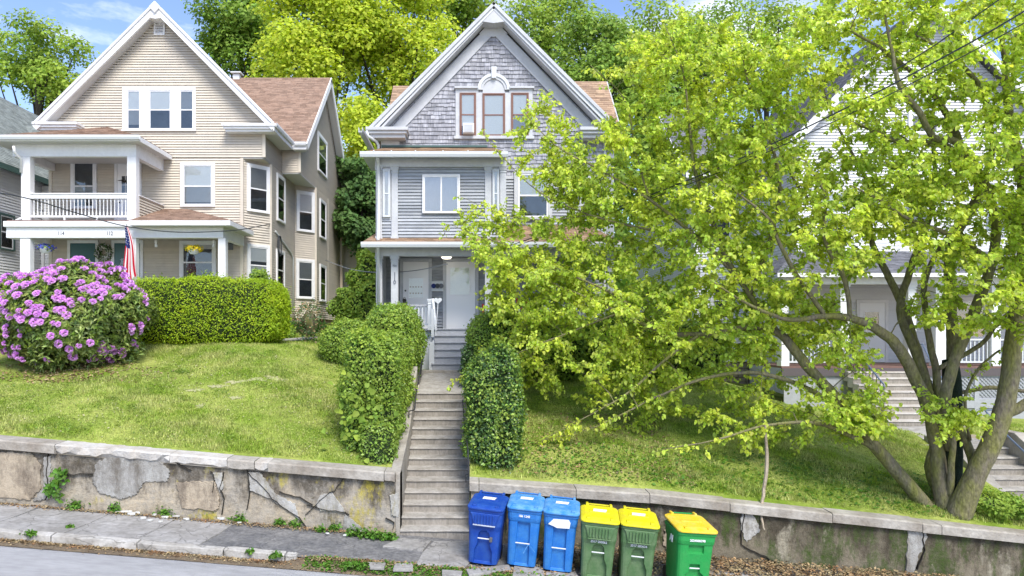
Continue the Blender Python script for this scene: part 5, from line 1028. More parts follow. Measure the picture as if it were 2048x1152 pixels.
tag(MB().lathe(P(224, 566, 24.6), [(0, 0), (.12, 0), (.14, .2), (.11, .36), (.2, .40), (.2, .43), (.15, .44), (.13, .47), (0, .48)], 14).build('porch_urn', M['white_paint'], smooth=False, org=P(224, 566, 24.6)), 'white round lantern-like urn standing on the tan house porch behind the hedge', 'urn')
T = thing('door_ornament', 'small dark bird ornament hanging on the upper porch door', 'ornament', P(247, 362, DW - .1)); q = P(247, 362, DW - .12)
MB().tube([q + Vector((-.22, 0, .02)), q + Vector((-.08, 0, .03)), q, q + Vector((.10, 0, -.01)), q + Vector((.18, 0, .03))], [.008, .02, .06, .04, .01], 6).build('body', M['bark_dark'], T)
# ================================================================ shrubs and hedges
def surf_points(n, c, r, e=2.0, zmin=-1, noise=.1, freq=2.0, seed=1):
    """points on a lumpy superellipsoid; e=2 sphere, higher = boxier"""
    d = unit(rng.normal(size=(n, 3))); k = (np.abs(d) ** e).sum(1) ** (-1 / e); p = d * k[:, None]
    ph = seed * 1.7; w = np.array(r)
    f = 1 + noise * (np.sin(p[:, 0] * w[0] * freq * 2.1 + ph) * np.sin(p[:, 2] * w[2] * freq * 2.7 + ph * 2) + .6 * np.sin(p[:, 1] * w[1] * freq * 3 + ph + p[:, 0] * freq * 4))
    nrm = unit(np.sign(d) * np.abs(p) ** (e - 1) / w); q = p * f[:, None] * w + np.array(c); ok = p[:, 2] > zmin
    return q[ok], nrm[ok]
def blob_core(name, c, r, par, m='core_dark', e=2.0, s=.88, noise=.1, freq=2.0, seed=1, zb=None):  # solid core added behind the leaves, dark unless another material is given
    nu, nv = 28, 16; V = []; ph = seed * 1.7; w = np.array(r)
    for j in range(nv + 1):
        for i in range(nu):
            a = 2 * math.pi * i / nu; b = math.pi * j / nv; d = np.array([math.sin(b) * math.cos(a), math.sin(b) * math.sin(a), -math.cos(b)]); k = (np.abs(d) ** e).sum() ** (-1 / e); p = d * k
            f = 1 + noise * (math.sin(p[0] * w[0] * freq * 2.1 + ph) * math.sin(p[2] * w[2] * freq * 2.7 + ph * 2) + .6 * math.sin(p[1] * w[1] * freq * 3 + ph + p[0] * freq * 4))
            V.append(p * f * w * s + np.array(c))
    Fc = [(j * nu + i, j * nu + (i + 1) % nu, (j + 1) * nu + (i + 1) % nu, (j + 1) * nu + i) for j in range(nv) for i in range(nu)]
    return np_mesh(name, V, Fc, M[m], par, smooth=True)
def shrub(name, label, cat, c, r, m, n, size, e=2.6, noise=.06, freq=2.0, aspect=.55, core=.86, seed=1, group=None, zmin=-1, m2=None, fuzz=.05, six=False, corem='core_dark', tuft=0):
    T = thing(name, label, cat, (c[0], c[1], c[2] - r[2]), group); blob_core('inner_core', c, r, T, corem, e, core, noise, freq, seed)
    q, nn = surf_points(n, c, r, e, zmin, noise, freq, seed); k = len(q); q = q - nn * (rng.random((k, 1)) ** 2 * .16 * min(r)) + nn * rng.normal(size=(k, 1)) * fuzz * .6
    leaf_cloud('foliage', q, nn * .6 + rng.normal(size=(k, 3)) * .6 + [0, -.35, .5], size, M[m], T, aspect=aspect, six=six)
    if m2: j = rng.random(k) < .4; leaf_cloud('new_growth', q[j] + nn[j] * fuzz, nn[j] + rng.normal(size=(j.sum(), 3)) * .6 + [0, 0, .5], size * 1.1, M[m2], T, aspect=aspect)
    if tuft:
        j = rng.choice(k, tuft); P0 = np.repeat(q[j], 6, 0) + rng.normal(size=(tuft * 6, 3)) * .03 + np.repeat(nn[j], 6, 0) * (np.tile(np.arange(6), tuft)[:, None] * .03); leaf_cloud('shoots', P0, rng.normal(size=(tuft * 6, 3)) + [0, 0, .4], size * 1.2, M[m2 or m], T, aspect=aspect)
    return T
def gz(x, y): return ground(x, y)
shrub('yew_hedge', 'long clipped bright green hedge in front of the tan house porch', 'hedge', (-7.72, 19.75, .62), (2.34, .95, .98), 'yew_leaf', 52000, .062, e=4.2, noise=.035, freq=1.6, aspect=.4, core=.93, fuzz=.04, corem='core_dark', tuft=300)
shrub('yew_hedge', 'clipped bright green hedge at the left edge behind the purple rhododendron', 'hedge', (-15.2, 20.1, .55), (2.6, .9, 1.05), 'yew_leaf', 12000, .07, e=4.5, noise=.03, aspect=.4, core=.93, seed=4)
# stair hedges: one clipped row each side, built from overlapping clipped masses
def mass(T, c, r, n, size, m, m2, e=3.2, seed=1, noise=.06, core=.88):
    blob_core('inner_core', c, r, T, 'core_dark', e, core, noise, 2.0, seed); q, nn = surf_points(n, c, r, e, -1, noise, 2.0, seed); k = len(q); q = q - nn * (rng.random((k, 1)) ** 2 * .1) + nn * rng.normal(size=(k, 1)) * .025
    leaf_cloud('foliage', q, nn * .6 + rng.normal(size=(k, 3)) * .7 + [0, -.3, .45], size, M[m], T, aspect=.6)
    if m2: j = (rng.random(k) < .35) & (nn[:, 2] > -.2); leaf_cloud('new_growth', q[j] + nn[j] * rng.uniform(.01, .09, (j.sum(), 1)), nn[j] + rng.normal(size=(j.sum(), 3)) * .7 + [0, 0, .5], size * 1.15, M[m2], T, aspect=.6)
T = thing('privet_hedge', 'clipped leafy privet hedge climbing the left side of the long steps', 'hedge', (-2.0, 15, -2))
mass(T, (-2.05, 14.0, -1.38), (.55, .64, 1.32), 21000, .056, 'hedge_leaf', 'leaf_mid', e=4, seed=2, noise=.12); mass(T, (-2.0, 15.3, -.98), (.60, .85, .98), 12000, .062, 'hedge_leaf', 'leaf_mid', seed=3); mass(T, (-1.98, 17.5, -.28), (.66, 1.45, .97), 18000, .06, 'hedge_leaf', 'leaf_mid', seed=5)
mass(T, (-1.84, 13.3, -2.2), (.34, .32, .5), 3500, .055, 'hedge_leaf', None, seed=8)
q = np.array([(-2.1, 13.3, -1.9)]) + rng.normal(size=(420, 3)) * [.3, .12, .55]; leaf_cloud('maple_sprouts', q[:240], rng.normal(size=(240, 3)) * .6 + [0, -1, .6], .11, M['leaf_mid'], T, aspect=.9, six=True)
shrub('round_shrub', 'low round clipped shrub left of the stair hedge on the lawn', 'shrub', (-3.42, 18.7, -.28), (.66, .66, .60), 'hedge_leaf', 11000, .06, e=2.4, m2='leaf_mid', seed=6)
T = thing('privet_hedge', 'dark green privet hedge on the right side of the long steps', 'hedge', (.45, 14, -2.5))
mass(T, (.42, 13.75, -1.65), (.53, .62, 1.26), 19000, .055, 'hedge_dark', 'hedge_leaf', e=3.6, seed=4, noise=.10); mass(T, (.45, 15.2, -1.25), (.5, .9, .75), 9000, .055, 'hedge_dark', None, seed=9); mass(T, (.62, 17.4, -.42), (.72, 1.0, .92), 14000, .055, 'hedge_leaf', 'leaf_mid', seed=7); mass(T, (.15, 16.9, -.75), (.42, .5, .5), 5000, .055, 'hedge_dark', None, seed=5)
for i, (x, y, z, r, lab) in enumerate(((2.3, 18.7, -.45, (.9, .6, .85), 'leafy green shrub at the grey house porch nearest the right stair hedge'), (4.0, 18.9, -.4, (1.0, .6, .9), 'leafy green shrub in the middle of the grey house porch front'), (5.9, 18.9, -.55, (1.1, .65, .85), 'leafy green shrub at the right end of the grey house porch'))):
    shrub('foundation_shrub', lab, 'shrub', (x, y, z), r, 'leaf_green', 6500, .09, e=2.3, noise=.12, m2='leaf_mid', seed=i + 11)
shrub('twiggy_shrub', 'grey-brown twiggy shrub at the right end of the clipped hedge', 'shrub', (-5.0, 20.9, .35), (.42, .5, .75), 'hedge_dark', 1300, .06, e=2, noise=.2, core=.55, corem='bark', seed=3, m2='dead_leaf')
for i, (x, y, s, lab) in enumerate(((600, 678, .42, 'clump of arching strap leaves below the tan house bay, left one'), (628, 672, .38, 'clump of arching strap leaves below the stone foundation'), (655, 668, .3, 'small clump of strap leaves nearest the driveway bins'))):
    D = 24.5 + i; X = XX(x, D); z = gz(X, D); T = thing('daylily_clump', lab, 'plant', (X, D, z)); n = 260; a = rng.random(n) * 6.283; L = s * (.7 + .6 * rng.random(n)); bx = np.array([X, D, z]) + np.stack([np.cos(a), np.sin(a), a * 0], 1) * .12 * rng.random((n, 1)) * 2; dr = np.stack([np.cos(a), np.sin(a), a * 0], 1); w = .018
    sd_ = np.stack([-np.sin(a), np.cos(a), a * 0], 1) * w; up = np.array([0, 0, 1.]); V = []
    for t, (h_, o_) in enumerate(((0, 0), (.55, .25), (.8, .65), (.62, 1.05))):
        c_ = bx + up * (L * h_)[:, None] + dr * (L * o_)[:, None]; ww = (1, .9, .6, .1)[t]; V += [c_ + sd_ * ww, c_ - sd_ * ww]
    V = np.stack(V, 1).reshape(-1, 3); i0 = np.arange(n)[:, None] * 8; Fc = np.concatenate([i0 + np.array([[0, 1, 3, 2]]), i0 + np.array([[2, 3, 5, 4]]), i0 + np.array([[4, 5, 7, 6]])], 1).reshape(-1, 4)
    np_mesh('leaves', V, Fc, M['lily'], T)['kind'] = 'stuff'
for i, (x, y, D, r, lab) in enumerate(((575, 672, 22.5, .35, 'low green plant at the foot of the clipped hedge end'), (520, 560, 21.6, .25, 'pale green sprout rising above the clipped hedge end'), (683, 655, 27, .35, 'dark low foliage beside the driveway bin'))):
    shrub('low_plant', lab, 'plant', (XX(x, D), D, ZZ(y, D)), (r, r, r), 'leaf_green', 900, .08, e=2, noise=.25, core=.5, seed=i + 2, m2='leaf_mid')
# ---- rhododendron with its flower trusses
c = (-9.95, 17.2, .45); r = (1.68, 1.5, 1.24)
T = thing('rhododendron', 'big domed rhododendron covered in purple flower clusters on the left lawn', 'shrub', (c[0], c[1], -.95))
blob_core('inner_core', c, r, T, 'core_dark', 2.2, .78, .11, 1.6, 2); qt, nt_ = surf_points(900, c, r, 2.2, -.6, .11, 1.6, 2); leaf_cloud('new_shoots', np.repeat(qt + nt_ * .05, 3, 0), np.repeat(nt_, 3, 0) + rng.normal(size=(len(qt) * 3, 3)), .10, M['leaf_mid'], T, aspect=.3, tdir=np.repeat(nt_, 3, 0) + [0, 0, .6])
q, nn = surf_points(6200, c, r, 2.2, -.95, .11, 1.6, 2); k = len(q); q = q - nn * rng.random((k, 1)) ** 2 * .25
Pn = np.repeat(q, 5, 0); base = np.repeat(nn, 5, 0); tdir = unit(rng.normal(size=(k * 5, 3)) + base * .5); leaf_cloud('foliage', Pn, unit(base + [0, 0, .4] + rng.normal(size=base.shape) * .4), .125, M['rhodo_leaf'], T, aspect=.34, tdir=tdir, fold=.08)
mb = MB()
for xx in (-10.2, -9.4, -9.8): mb.tube([(xx, 17.0, -1.25), (xx + .1, 17, -.6), (xx + .2 * (xx + 9.8), 17, .2)], [.12, .1, .08], 7)
mb.build('trunk', M['bark_dark'], T)
q, nn = surf_points(900, (c[0], c[1], c[2] - .25), (r[0] * .95, r[1] * .9, 1.05), 2.0, -.9, .1, 2.0, 5); k = (q[:, 2] < .0) & (q[:, 1] < c[1] + .5); leaf_cloud('lower_foliage', np.repeat(q[k], 5, 0) - [0, 0, .15], rng.normal(size=(k.sum() * 5, 3)) + [0, -.6, .8], .13, M['rhodo_leaf'], T, aspect=.34)
tr = rng.normal(size=(64, 3)); tr = unit(tr); tr[:, 2] = np.abs(tr[:, 2]) * .9 - .15; pr = MB()
for d in tr:
    d = Vector(d); t = d.orthogonal().normalized(); t.rotate(Matrix.Rotation(random.random() * 6.28, 3, d)); b = d.cross(t); o = d * .035; e_ = d * .098; pr.add([o, o.lerp(e_, .6) + t * .028, e_ + t * .022 + b * .0, e_ * 1.02 - t * .004, o.lerp(e_, .6) - t * .028, e_ * .98 - t * .024 + b * .012], [(0, 1, 2, 3), (0, 3, 5, 4)])
qf, nf = surf_points(900, c, (r[0] * 1.0, r[1] * 1.0, r[2] * 1.0), 2.2, -.9, .11, 1.6, 2)
ok = (nf[:, 1] < .25); qf, nf = qf[ok], nf[ok]; cl_ = np.sin(qf[:, 0] * 3.1 + 1) * np.sin(qf[:, 2] * 3.7 + qf[:, 0] * 1.3) + .55 * (nf[:, 2]) - .25 * (qf[:, 0] - c[0]); o_ = np.argsort(-cl_ + rng.normal(size=len(qf)) * .8); kept = []
for i in o_:
    if all(np.linalg.norm(qf[i] - qf[j]) > .095 for j in kept): kept.append(i)
    if len(kept) >= 270: break
f0 = None
for n_, i in enumerate(kept):
    pos = Vector(qf[i] + nf[i] * random.uniform(.03, .11))
    if f0 is None: f0 = pr.build('flower_cluster', M['petal'], T); base_o = ORG[T.name]; me = f0.data; me.transform(Matrix.Translation(base_o)); f = f0
    else: f = f0.copy(); COL.objects.link(f); f.parent = T
    f.location = pos - ORG[T.name]; f.rotation_euler = Vector(nf[i] + [0, 0, .5]).to_track_quat('Z', 'Y').to_euler(); s = random.uniform(.7, 1.3); f.scale = (s, s * random.uniform(.8, 1.1), s * random.uniform(.7, 1))
# ================================================================ trees
def limb_mesh(mb, pts, rad, n=8, wob=.0):
    # smooth the polyline with Catmull-Rom, then tube it
    P_ = [Vector(p) for p in pts]; out, rr = [], []
    for i in range(len(P_) - 1):
        a, b, c, d = P_[max(i - 1, 0)], P_[i], P_[i + 1], P_[min(i + 2, len(P_) - 1)]
        for k in range(4):
            t = k / 4; q = .5 * ((2 * b) + (c - a) * t + (2 * a - 5 * b + 4 * c - d) * t * t + (3 * b - a - 3 * c + d) * t ** 3); out.append(q + Vector((random.uniform(-wob, wob), random.uniform(-wob, wob), random.uniform(-wob, wob)))); rr.append(rad[i] + (rad[i + 1] - rad[i]) * t)
    out.append(P_[-1]); rr.append(rad[-1]); mb.tube(out, rr, n); return out, rr
ft = thing('spreading_tree', 'large many-stemmed spreading tree with bright lime green leaves above the right wall', 'tree', (9.25, 13.4, ground(9.25, 13.4)))
def DX(x): return 16.6 - (x - 880) * .0036                       # the crown leans away from the street towards the left
LB = [ # (list of (x, y, D, radius))
 [(1880, 1042, 13.5, .24), (1848, 1008, 13.5, .19), (1795, 945, 13.5, .17), (1735, 875, 13.5, .155), (1690, 815, 13.5, .15), (1648, 770, 13.6, .14), (1600, 715, 13.7, .13), (1560, 668, 13.8, .11), (1500, 655, 14.0, .085), (1400, 668, 14.3, .07), (1320, 662, 14.6, .05), (1240, 625, 14.9, .035), (1150, 585, 15.3, .02), (1040, 540, 15.8, .01), (950, 515, 16.2, .005)],
 [(1898, 1040, 13.4, .28), (1880, 960, 13.4, .19), (1872, 890, 13.4, .17), (1858, 820, 13.3, .15), (1832, 760, 13.3, .15), (1800, 700, 13.2, .14), (1768, 668, 13.2, .13), (1715, 640, 13.2, .10), (1650, 632, 13.2, .075), (1580, 640, 13.1, .05), (1500, 610, 13.0, .03), (1420, 560, 13.0, .012)],
 [(1890, 1010, 13.6, .16), (1860, 935, 13.8, .15), (1882, 860, 13.9, .14), (1862, 800, 14, .14), (1845, 740, 14, .13), (1820, 660, 14, .12), (1800, 600, 14, .10), (1770, 540, 14, .09), (1740, 470, 14, .07), (1740, 380, 13.9, .05), (1700, 300, 13.8, .035), (1660, 220, 13.7, .02), (1640, 140, 13.6, .01)],
 [(1912, 1040, 13.2, .32), (1950, 950, 13.0, .24), (1985, 880, 12.9, .23), (2012, 800, 12.9, .21), (2025, 700, 12.9, .20), (2040, 580, 12.9, .18), (2055, 450, 12.9, .16), (2040, 330, 12.9, .13), (2020, 240, 12.9, .10), (2010, 120, 12.9, .07), (1995, 10, 12.9, .04), (2000, -120, 12.9, .02)],
 [(1903, 1000, 13.7, .18), (1903, 880, 13.9, .17), (1905, 780, 14, .16), (1905, 680, 14, .15), (1900, 580, 14, .14), (1905, 480, 13.9, .13), (1960, 385, 13.7, .13), (1930, 320, 13.5, .10), (1905, 250, 13.3, .085), (1850, 170, 13.2, .06), (1780, 110, 13, .04), (1700, 60, 12.9, .02)],
 [(1900, 900, 13.3, .12), (1890, 800, 13.1, .14), (1910, 720, 13, .13), (1950, 620, 12.9, .125), (1985, 520, 12.8, .11), (1990, 440, 12.7, .10), (1965, 360, 12.6, .09), (1915, 285, 12.5, .085), (1868, 275, 12.5, .075), (1835, 220, 12.5, .07), (1800, 175, 12.5, .06), (1785, 110, 12.5, .035), (1770, 30, 12.5, .02)],
 [(1880, 860, 13.6, .11), (1850, 760, 13.7, .12), (1825, 690, 13.8, .11), (1800, 620, 13.9, .10), (1820, 540, 14, .09), (1850, 460, 14, .08), (1870, 380, 14, .06), (1865, 250, 14.2, .04), (1880, 130, 14.3, .02)],
 [(1950, 940, 13.2, .12), (1930, 880, 13.4, .11), (1880, 800, 13.6, .10), (1872, 740, 13.6, .09), (1855, 660, 13.6, .08), (1850, 560, 13.5, .07), (1890, 480, 13.4, .05), (1940, 420, 13.3, .03)],
 [(2010, 830, 12.9, .13), (2060, 800, 12.8, .12), (2120, 740, 12.7, .10), (2170, 600, 12.6, .07), (2190, 400, 12.6, .05)],
 [(1960, 370, 13.6, .08), (1905, 300, 13.4, .085), (1850, 285, 13.3, .07), (1790, 282, 13.2, .05), (1735, 255, 13.2, .035), (1660, 230, 13.2, .02)],
 [(1965, 360, 12.7, .07), (1985, 300, 12.7, .065), (1975, 220, 12.7, .055), (1955, 165, 12.7, .05), (1900, 110, 12.7, .04), (1830, 70, 12.7, .02)],
 [(1700, 830, 13.5, .10), (1600, 770, 13.6, .06), (1500, 745, 13.9, .045), (1400, 760, 14.1, .035), (1300, 800, 14.3, .025), (1200, 850, 14.4, .012), (1090, 880, 14.4, .006)],
 [(1765, 905, 13.5, .08), (1650, 850, 13.3, .05), (1540, 850, 13.1, .03), (1430, 880, 13, .02), (1320, 900, 13, .008)],
 [(1560, 670, 13.8, .08), (1500, 590, 14, .07), (1450, 510, 14.2, .06), (1420, 430, 14.3, .05), (1390, 340, 14.4, .04), (1378, 240, 14.5, .03), (1365, 140, 14.5, .018), (1330, 50, 14.5, .008)],
 [(1480, 560, 14.1, .05), (1400, 480, 14.4, .045), (1300, 400, 14.7, .035), (1200, 340, 15, .025), (1110, 290, 15.2, .015), (1040, 215, 15.4, .006)],
 [(1400, 480, 14.5, .035), (1300, 460, 14.8, .03), (1180, 430, 15.2, .022), (1080, 385, 15.5, .015), (1010, 320, 15.8, .009), (963, 262, 16, .004)],
 [(1320, 662, 14.6, .04), (1230, 590, 15, .03), (1130, 545, 15.3, .022), (1040, 500, 15.7, .014), (950, 470, 16.1, .009), (900, 450, 16.2, .006), (888, 470, 16.3, .004)],
 [(1180, 430, 15.2, .018), (1090, 440, 15.5, .014), (1010, 430, 15.8, .009), (925, 395, 16, .004)],
 [(1240, 625, 14.9, .03), (1150, 660, 15.1, .02), (1050, 700, 15.3, .014), (960, 740, 15.4, .008), (895, 765, 15.5, .004)],
 [(1400, 668, 14.3, .05), (1330, 720, 14.3, .035), (1250, 790, 14.3, .025), (1160, 840, 14.3, .012), (1075, 885, 14.3, .005)],
 [(1300, 400, 14.7, .025), (1270, 300, 14.9, .02), (1250, 200, 15, .013), (1180, 130, 15.1, .007)],
 [(1500, 590, 14, .05), (1540, 480, 13.9, .045), (1560, 380, 13.8, .04), (1540, 280, 13.8, .03), (1500, 180, 13.8, .02), (1480, 80, 13.8, .01)],
 [(1740, 470, 14, .05), (1660, 430, 13.8, .04), (1600, 380, 13.6, .03), (1560, 300, 13.5, .02), (1520, 240, 13.5, .01)],
 [(1650, 632, 13.2, .05), (1600, 560, 13.1, .045), (1560, 490, 13.0, .04), (1540, 440, 13.0, .03), (1480, 390, 13, .02), (1430, 350, 13, .01)],
 [(1700, 640, 13.2, .06), (1690, 560, 13, .05), (1650, 480, 12.9, .04), (1650, 390, 12.8, .03), (1610, 320, 12.8, .02)],
 [(1985, 520, 12.8, .06), (1900, 470, 12.5, .05), (1820, 440, 12.3, .035), (1760, 400, 12.2, .025), (1700, 370, 12.1, .012)],
 [(1900, 1000, 13.3, .1), (1905, 900, 13.1, .07), (1912, 850, 13.0, .05), (1908, 800, 12.95, .02)],
 [(1870, 740, 13.6, .07), (1960, 690, 13.3, .06), (2000, 640, 13.2, .04), (2060, 600, 13, .03)],
 [(1905, 790, 13.8, .06), (1980, 775, 13.6, .05), (2060, 785, 13.5, .04)],
 [(1940, 880, 13.3, .035), (1930, 800, 13.2, .035), (1955, 740, 13.2, .03), (2000, 700, 13.1, .02)]]
wood = MB(); nodes = []                                          # skeleton nodes: position, radius
for L_ in LB:
    pts = [P(x, y, D) for x, y, D, r_ in L_]; o, rr = limb_mesh(wood, pts, [q[3] * (.76 if q[3] > .05 else .9) for q in L_], 9 if L_[0][3] > .08 else 6, .006 if L_[0][3] < .1 else .01)
    nodes += [(p, min(r_, .03)) for p, r_ in zip(o, rr) if r_ < .11]
wood.build('trunk', M['bark'], ft, smooth=True)
iv = MB(); limb_mesh(iv, [P(x, y, D - .03) for x, y, D in ((1903, 1000, 13.6), (1903, 880, 13.7), (1905, 780, 13.75), (1900, 720, 13.8))], [.19, .185, .175, .14], 10, .01); iv.build('ivy_covered_stem', M['ivy_bark'], ft, smooth=True)
# crown outline: bands of the crown and how densely they are leafed
def inpoly(x, y, pg):
    c = False; j = len(pg) - 1
    for i in range(len(pg)):
        if (pg[i][1] > y) != (pg[j][1] > y) and x < (pg[j][0] - pg[i][0]) * (y - pg[i][1]) / (pg[j][1] - pg[i][1] + 1e-9) + pg[i][0]: c = not c
        j = i
    return c
ZN = [ # polygon, number of sprays, depth spread
 ([(1230, 130), (1340, 45), (1450, 60), (1560, 70), (1600, 200), (1600, 420), (1500, 560), (1320, 560), (1180, 470), (1100, 400), (1120, 330), (1200, 330)], 300, 1.3),
 ([(1040, 215), (1075, 200), (1150, 300), (1250, 400), (1200, 470), (1090, 400), (1060, 300)], 36, .5), ([(900, 440), (1000, 425), (1180, 470), (1200, 560), (1040, 640), (960, 600), (985, 530)], 48, .6),
 ([(1600, 60), (1640, -20), (2200, -60), (2200, 300), (2000, 330), (1800, 420), (1600, 420)], 250, 1.4),
 ([(1560, 420), (1800, 380), (2000, 330), (2200, 300), (2200, 640), (2050, 640), (1980, 560), (1880, 500), (1800, 540), (1700, 560), (1560, 560)], 160, 1.3),
 ([(1000, 500), (1180, 480), (1320, 560), (1560, 560), (1600, 640), (1560, 720), (1380, 760), (1200, 770), (1040, 770), (960, 730), (1040, 660), (980, 600)], 230, 1.0),
 ([(1560, 600), (1700, 600), (1760, 690), (1700, 760), (1640, 720), (1560, 680)], 26, .7),
 ([(1330, 750), (1480, 730), (1650, 740), (1760, 840), (1700, 870), (1560, 900), (1500, 900), (1380, 870), (1320, 830)], 34, .6),
 ([(1100, 770), (1350, 760), (1360, 820), (1200, 870), (1090, 890)], 12, .4),
 ([(1780, 560), (1870, 570), (2010, 600), (2040, 660), (1900, 660), (1800, 620)], 12, .6), ([(1888, 775), (1925, 775), (1925, 835), (1888, 835)], 7, .1), ([(1640, 780), (1740, 800), (1780, 850), (1700, 860)], 10, .3)]
tg = []
for pg, n, ds in ZN:
    bx_ = [min(p[0] for p in pg), max(p[0] for p in pg), min(p[1] for p in pg), max(p[1] for p in pg)]; k = 0
    while k < n:
        x, y = random.uniform(bx_[0], bx_[1]), random.uniform(bx_[2], bx_[3])
        if inpoly(x, y, pg): tg.append(P(x, y, DX(x) - (.3 if x > 1500 else 0) + random.gauss(0, ds * .55))); k += 1
NP = np.array([n[0][:] for n in nodes]); NR = [n[1] for n in nodes]
dist = [float(np.min(np.linalg.norm(NP - np.array(t), axis=1))) for t in tg]; tg = [t for _, t in sorted(zip(dist, tg), key=lambda q: q[0])]
tw = MB(); LP, LT = [], []
def spray(base, dr, n_tw, L, tw_r=.006):
    for _ in range(n_tw):
        d = (dr + Vector((random.gauss(0, .55), random.gauss(0, .55), random.gauss(0, .42)))).normalized(); l = L * random.uniform(.6, 1.25); p = base.copy(); pts = [p.copy()]
        for s in range(4): d = (d + Vector((random.gauss(0, .12), random.gauss(0, .12), random.gauss(0, .1) - .05))).normalized(); p = p + d * l / 4; pts.append(p.copy())
        tw.tube(pts, [tw_r, tw_r * .8, tw_r * .6, tw_r * .45, tw_r * .3], 3, cap=False); nl = int(l / .0215)
        for s in range(nl):
            t = .12 + .9 * s / nl; k = min(3, int(t * 4)); q = pts[k].lerp(pts[k + 1], min(1.1, t * 4 - k)); LP.append(q + Vector((random.gauss(0, .03), random.gauss(0, .03), random.gauss(0, .025)))); LT.append(d * .3 + Vector((0, 0, -.8)))
for t in tg:
    dd = NP - np.array(t); dn = np.linalg.norm(dd, axis=1) + .35 * np.maximum(0, dd[:, 2]); i = int(np.argmin(dn)); a = Vector(NP[i]); v = t - a; l = v.length
    if l > .08:
        m1 = a + v * .35 + Vector((random.gauss(0, .06) * l, random.gauss(0, .06) * l, .10 * l)); m2 = a + v * .7 + Vector((random.gauss(0, .05) * l, random.gauss(0, .05) * l, .08 * l)); r_ = min(NR[i] * .8, .008 + .010 * l)
        tw.tube([a, m1, m2, t], [r_, r_ * .8, r_ * .6, r_ * .4], 4, cap=False); new = [(m1, r_ * .8), (m2, r_ * .6), (t, r_ * .4)]
        NP = np.vstack([NP] + [np.array(q[0])[None] for q in new]); NR += [q[1] for q in new]
    spray(t, v.normalized() if l > .05 else Vector((0, 0, 1)), 7, .50)
for L_ in LB:                                                    # leafy tips along the thin ends of the drawn limbs
    pts = [(P(x, y, D), r_) for x, y, D, r_ in L_]
    for (a, ra), (b, rb) in zip(pts, pts[1:]):
        if rb > .03: continue
        n = max(2, int((b - a).length / .17))
        for k in range(n): spray(a.lerp(b, (k + random.random()) / n), (b - a).normalized(), 1, .26)
tag(tw.build('twigs', M['bark'], ft), kind='stuff')
LPn = np.array([p[:] for p in LP]); LTn = np.array([p[:] for p in LT]); nl = len(LPn)
print('near leaves', nl, 'twig faces', len(tw.f))
leaf_cloud('crown', LPn, rng.normal(size=(nl, 3)) * .6 + [.05, -.6, .7], .078, M['leaf_near'], ft, aspect=.74, tdir=LTn, six=True, fold=.10)
bk = MB(); limb_mesh(bk, [P(1530, 850, 13.0), P(1534, 930, 12.9), P(1526, 990, 12.8), P(1523, 1030, 12.6), P(1529, 1060, 12.42)], [.02, .035, .03, .025, .012], 6, .01)
tag(bk.build('broken_branch', M['plaster_orange'], org=P(1530, 930, 12.9)), 'pale broken dead branch hanging from the spreading tree over the wall', 'branch')
# ---- background trees
def bg_tree(x, y, rx, ry, D, m, label, n=9000, size=.26, clumps=46, trunk=True, name='background_tree', group=None, gap=.3, depth=1.0, cr=.34, barkm='bark_dark'):
    c = P(x, y, D); R3 = np.array([rx * D / F, rx * D / F * depth, ry * D / F]); zg = ground(max(-40, min(40, c.x)), D)
    T = thing(name, label, 'tree', (c.x, D, zg), group); K = unit(rng.normal(size=(clumps, 3))) * (rng.random((clumps, 1)) ** .38); K[:, 2] = np.where(K[:, 2] < -.75, -K[:, 2], K[:, 2]); C = np.array(c) + K * R3 * .84
    rr = cr * min(R3[0], R3[2]) * rng.uniform(.6, 1.25, clumps); i = rng.choice(clumps, n, p=rr ** 2 / (rr ** 2).sum()); d = unit(rng.normal(size=(n, 3)) + [0, 0, .25]); q = C[i] + d * (rr[i] * rng.random(n) ** .35)[:, None] * [1.15, 1.15, .75]
    q += rng.normal(size=(n, 3)) * .08; leaf_cloud('crown', q, d * .6 + rng.normal(size=(n, 3)) * .45 + [0, -.55, .7], size, M[m], T, aspect=.75, fold=.15)
    mb = MB(); tr_ = .06 * R3[0] + .12; base = Vector((c.x + random.uniform(-.3, .3), D, zg - .2)); top = Vector(c) + Vector((0, 0, R3[2] * .2)); fk = base.lerp(top, .5) + Vector((random.uniform(-.4, .4), 0, 0))
    limb_mesh(mb, [base, base.lerp(fk, .5) + Vector((.15, 0, 0)), fk, top], [tr_ * 1.3, tr_, tr_ * .8, tr_ * .3], 8)
    for k in range(min(clumps, 14)): p0 = base.lerp(fk, random.uniform(.75, 1)) if k % 2 else fk.lerp(top, random.uniform(0, .6)); e_ = Vector(C[k]); limb_mesh(mb, [p0, p0.lerp(e_, .5) + Vector((0, 0, .25)), e_], [tr_ * .36, tr_ * .2, tr_ * .06], 5)
    mb.build('trunk', M[barkm], T, smooth=True); return T
bg_tree(78, 140, 118, 115, 44, 'leaf_mid', 'airy green tree behind the roofs at the upper left', n=11000, size=.22, clumps=42, cr=.26)
bg_tree(478, 70, 98, 125, 52, 'leaf_green', 'rounded darker green tree just right of the tan gable peak', n=13000, size=.28)
bg_tree(640, 120, 160, 205, 46, 'leaf_maple', 'tall bright yellow-green maple between the two houses', n=26000, size=.26, clumps=80, cr=.27)
bg_tree(800, 80, 150, 180, 48, 'leaf_maple', 'broad yellow-green maple left of the grey gable peak', n=22000, size=.26, clumps=70, cr=.27)
bg_tree(745, 300, 95, 110, 42, 'leaf_maple', 'lower yellow-green maple beside the grey house gable', n=12000, size=.24, clumps=50)
bg_tree(910, 15, 100, 110, 56, 'leaf_mid', 'mid green tree showing above the left slope of the grey gable', n=8000, size=.3)
bg_tree(1095, 75, 105, 122, 58, 'leaf_mid', 'green tree right behind the grey gable peak', n=9000, size=.28)
